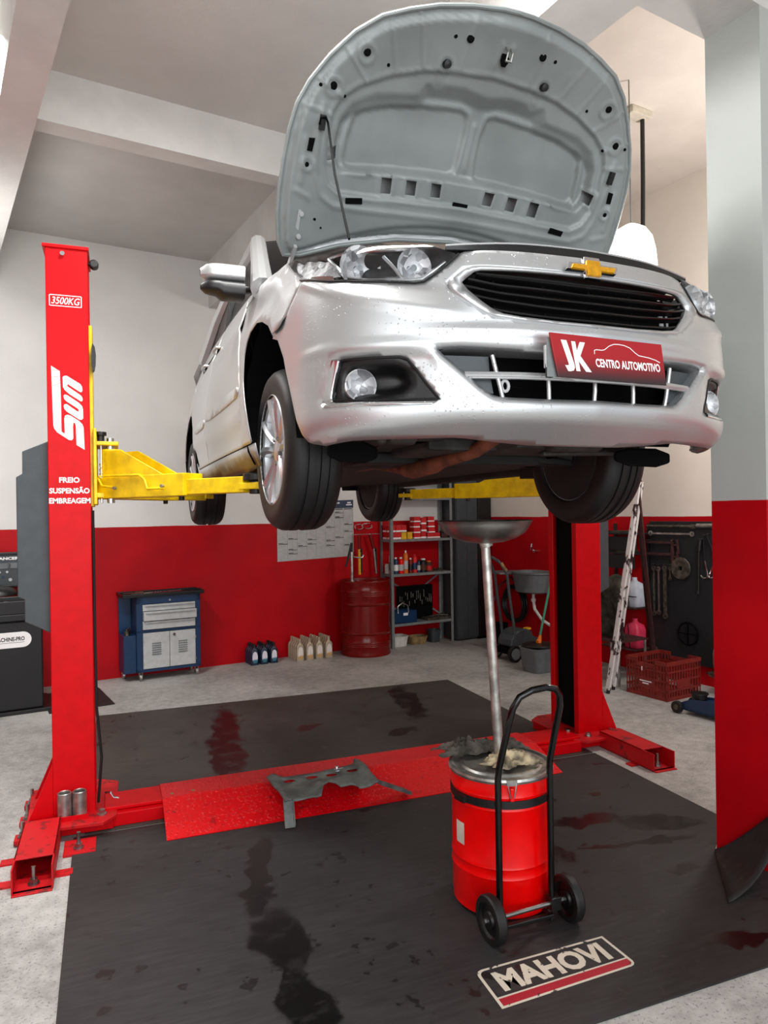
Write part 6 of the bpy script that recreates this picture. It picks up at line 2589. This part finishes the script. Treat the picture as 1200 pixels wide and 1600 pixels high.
# rack with planks and jugs, left of the board
rk = uth('wall_rack', 'dark wall rack of planks and shelves behind the leaning ladder', 'rack', UR, 4.56)
for z, d, mat in ((1.335, .22, 'board'), (1.15, .22, 'board'), (.635, .24, 'brown'), (.245, .24, 'brown')):
    m = MB()
    m.bb((-d, .0, z - .015), (-.002, .42, z))
    build('rack_shelf', m, mat, rk, bevel=.003)
m = MB()
m.bb((-.22, .02, 1.0), (-.20, .42, 1.13))
m.bb((-.20, .02, 1.17), (-.17, .42, 1.30))
build('rack_plank', m, 'board', rk)
m = MB()
for y in (.0, .40):
    m.bb((-.025, y, .1), (-.002, y + .025, 1.42))
build('rack_upright', m, 'board', rk)
m = MB()
m.box((-.11, .24, 1.345), (.16, .22, .018))
m.box((-.11, .24, 1.160), (.16, .24, .018))
build('rack_trim', m, 'dirty_sheet', rk)
for mat, z, nm, lab in (('jug_white', .637, 'milky white', 'milky white plastic jug strapped on the rack shelf'), ('jug_pink', .247, 'pink', 'pink plastic jug strapped on the lower rack shelf')):
    j = uth('plastic_jug', lab, 'jug', UR - .12, 4.655, z)
    m = MB()
    rows = []
    for zz, k in ((0, .93), (.01, 1), (.17, 1), (.215, .82), (.24, .30), (.25, .28)):
        rows.append([(.075 * k * math.copysign(abs(math.cos(a)) ** .5, math.cos(a)), .085 * k * math.copysign(abs(math.sin(a)) ** .5, math.sin(a)), zz) for a in np.linspace(0, 2 * PI, 21)])
    m.grid(rows)
    build('jug_body', m, mat, j, smooth=True, ang=60)
    m = MB()
    m.cyl((0, 0, .245), (0, 0, .275), .024, n=14)
    build('jug_cap', m, mat, j, bevel=.003)
    m = MB()
    m.bar((-.078, -.087, .10), (-.078, .087, .10), .004, .008)
    m.bar((-.079, .0, .0), (-.079, .02, .22), .004, .008, upv=(1, 0, 0))
    build('jug_strap', m, 'black', j)

# low bench with a mottled sheet, ladder, crate, jack, canister
bn = uth('low_bench', 'low steel bench under the mottled dark sheet beside the lift post', 'bench', 5.05, 4.50)
m = MB()
m.bb((-.16, -.15, .385), (.22, .28, .40))
build('bench_top', m, 'brown', bn)
for x, y in ((-.14, -.13), (.20, -.13), (-.14, .26), (.20, .26)):
    m = MB()
    m.cyl((x, y, 0), (x, y, .385), .012, n=8)
    build('bench_leg', m, 'galv', bn)
m = MB()
rows = []
for t in np.linspace(0, 1, 10):
    y = .27 - .33 * t
    rows.append([(-.05 + .05 * math.sin(t * 3 + z * 3), y, .402 + z * (.60 - .05 * t + .03 * math.sin(t * 9))) for z in np.linspace(0, 1, 8)])
m.grid(rows)
utag(build('splash_sheet', m, 'dirty_sheet', smooth=True, solid=.012), 'mottled dark sheet standing on the low bench behind the ladder', 'sheet', 5.05, 4.44)
ld = uth('stepladder', 'chipped white steel stepladder leaning in front of the tool rack', 'ladder', 4.66, 4.27)
m = MB()
for q in (0, .16):
    m.prism([(0, 0), (.036, 0), (.036, .004), (.004, .004), (.004, .036), (0, .036)], (q, q * .35, .0), (1, 0, 0), (0, 1, 0), .001)
m = MB()
for ox, oy in ((0, 0), (.135, .065)):
    m.bar((ox, oy, .03), (ox * .75 + .40, oy * .9 - .02, 1.80), .042, .020)
build('ladder_rail', m, 'chipped_white', ld)
m = MB()
for k in range(1, 6):
    t = k / 6.2
    m.bar((.40 * t, -.02 * t, .03 + 1.77 * t), (.135 + (.36 - .0) * t, .065 - .02 * t, .03 + 1.77 * t), .03, .012)
build('ladder_rung', m, 'brown', ld)
m = MB()
for ox, oy in ((0, 0), (.135, .065)):
    m.cyl((ox, oy, 0), (ox + .006, oy, .04), .016, n=10)
build('ladder_foot', m, 'black', ld)
m = MB()
for ox, oy in ((.68, .05), (.72, .11)):
    m.bar((ox, oy, .0), (.43, oy * .4, 1.78), .03, .018)
m.bar((.68, .05, .3), (.72, .11, .3), .02, .02)
m.bar((.40, -.02, 1.80), (.50, .05, 1.80), .03, .03)
build('ladder_prop', m, 'brown', ld, split=0)

cr = uth('plastic_crate', 'dark red slatted plastic crate on the floor under the tool board', 'crate', 4.835, 3.815)
Wc, Dc, Hc = .43, .41, .315
for face in range(4):
    m = MB()
    Lc = Dc if face in (0, 2) else Wc
    T = {0: lambda s, z, d: (d, s, z), 2: lambda s, z, d: (Wc - d, s, z), 1: lambda s, z, d: (s, d, z), 3: lambda s, z, d: (s, Dc - d, z)}[face]

    def seg(s0, s1, z0, z1, d0=0.0, d1=.012):
        m.bb(T(s0, z0, d0), T(s1, z1, d1))
    for z0, z1, d0 in ((.0, .03, .003), (.075, .088, 0), (.15, .163, 0), (.225, .238, 0), (.285, Hc, -.004)):
        if face == 1 or face == 3 or z0 < .28:
            seg(0, Lc, z0, z1, d0)
        else:
            seg(0, Lc * .28, z0, z1, d0)
            seg(Lc * .72, Lc, z0, z1, d0)
            seg(Lc * .28, Lc * .72, z0 - .035, z1 - .035, d0)
    nb = 13
    for k in range(nb + 1):
        s = Lc * k / nb
        seg(max(0, s - .006), min(Lc, s + .006), .02, .29 if not (face in (0, 2) and .28 < k / nb < .72) else .27, .004, .010)
    seg(Lc * .3, Lc * .7, .09, .15, .002, .009)
    build('crate_side', m, 'crate', cr, split=0)
m = MB()
m.bb((.004, .004, .0), (Wc - .004, Dc - .004, .008))
build('crate_floor', m, 'crate', cr)
m = MB()
m.bb((-.0012, .15, .128), (.001, .27, .136))
m.bb((-.0012, .18, .108), (.001, .24, .118))
m.bb((-.0012, .24, .215), (.001, .25, .25))
build('crate_lettering', m, 'white', cr)

jk = uth('floor_jack', 'dark blue trolley jack on the floor beside the red column', 'jack', 4.655, 3.58)
m = MB()
for x in (.015, .17):
    m.prism([(.0, .03), (.0, .075), (-.10, .12), (-.48, .165), (-.60, .13), (-.60, .035)], (x, 0, 0), (0, 1, 0), (0, 0, 1), .012)
m.bb((.015, -.60, .03), (.182, -.05, .05))
m.prism([(-.05, .06), (-.10, .105), (-.45, .15), (-.5, .07)], (.05, 0, 0), (0, 1, 0), (0, 0, 1), .10)
build('jack_frame', m, 'navy', jk, bevel=.003, split=0)
for x in (-.002, .20):
    m = MB()
    m.cyl((x - .016, .0, .046), (x + .016, .0, .046), .046, n=24)
    w_ = build('jack_wheel', m, 'rubber', jk, bevel=.004)
    m = MB()
    m.cyl((x - .019, 0, .046), (x + .019, 0, .046), .02, n=14)
    build('wheel_hub', m, 'old_metal', w_)
m = MB()
m.cyl((.10, -.12, .12), (.10, -.12, .155), .055, n=20)
m.cyl((.10, -.12, .155), (.10, -.12, .165), .065, n=20)
build('jack_saddle', m, 'black', jk, bevel=.003)

cn = uth('metal_canister', 'ribbed aluminium canister on a bracket right of the tool board', 'canister', UR - .18, 3.68, .185)
m = MB()
rows = []
for y, k in ((-.10, .9), (-.09, 1), (.06, 1), (.085, .85), (.09, .6)):
    rows.append([(.055 * k * math.copysign(abs(math.cos(a)) ** .7, math.cos(a)), y, .115 + .112 * k * math.copysign(abs(math.sin(a)) ** .7, math.sin(a))) for a in np.linspace(0, 2 * PI, 25)])
m.grid(rows)
m.add(rows[-1][:-1], [tuple(range(24))])
build('canister_shell', m, 'galv', cn, smooth=True, ang=45)
m = MB()
for k in range(6):
    m.bar((-.057, -.09 + .022 * k, .05), (-.057, -.09 + .022 * k, .17), .006, .006, upv=(0, 1, 0))
build('canister_rib', m, 'galv', cn, split=.03)
m = MB()
m.cyl((0, .05, .225), (0, .05, .27), .015, n=10)
m.tube([(0, .02, .27), (0, .05, .30), (0, .08, .28), (0, .085, .25)], .006, 8)
build('canister_spout', m, 'black', cn, smooth=True)
bt = uth('wall_bracket', 'steel angle bracket under the aluminium canister', 'bracket', UR - .002, 3.68)
m = MB()
m.bb((-.25, -.12, .170), (0, .13, .182))
m.bar((-.24, .11, .168), (-.0, .11, .06), .02, .012, upv=(0, 1, 0))
m.bar((-.24, -.10, .168), (-.0, -.10, .06), .02, .012, upv=(0, 1, 0))
m.bb((-.012, -.12, .05), (0, .13, .182))
build('bracket_frame', m, 'old_metal', bt, split=0)

# pendant lamp and the black cable drop of the side bay
pn = uth('pendant_lamp', 'lit white dome lamp hanging behind the open bonnet', 'lamp', 3.97, 3.37, 3.19)
m = MB()
m.lathe([(.0, .345), (.03, .34), (.05, .33), (.10, .30), (.14, .24), (.160, .15), (.168, .05), (.170, .02), (.178, .01), (.178, .0), (.168, .0), (.0, .012)], (0, 0, 0), (0, 0, 1), 40)
build('lamp_dome', m, 'lamp_glow', pn, smooth=True)
m = MB()
m.cyl((0, 0, .34), (0, 0, 1.34), .004, n=8)
build('lamp_cord', m, 'grey_plastic', pn)
cd = uth('cable_drop', 'black cable hanging from a white box on the side bay ceiling', 'cable', 4.383, 3.60, 3.0)
m = MB()
d_ = np.array((.0, .0))
m.tube([(-.022, -.01, 0), (-.016, 0, .5), (-.004, 0, 1.0), (0, 0, 1.5)], .016, 10)
build('cable', m, 'black', cd, smooth=True)
m = MB()
m.bb((-.16, -.05, 1.475), (.05, .05, 1.5295))
build('ceiling_box', m, 'beige_plate', cd, bevel=.006)
for o in SC.objects:
    for kx in ('_w', '_wo'):
        if kx in o:
            del o[kx]
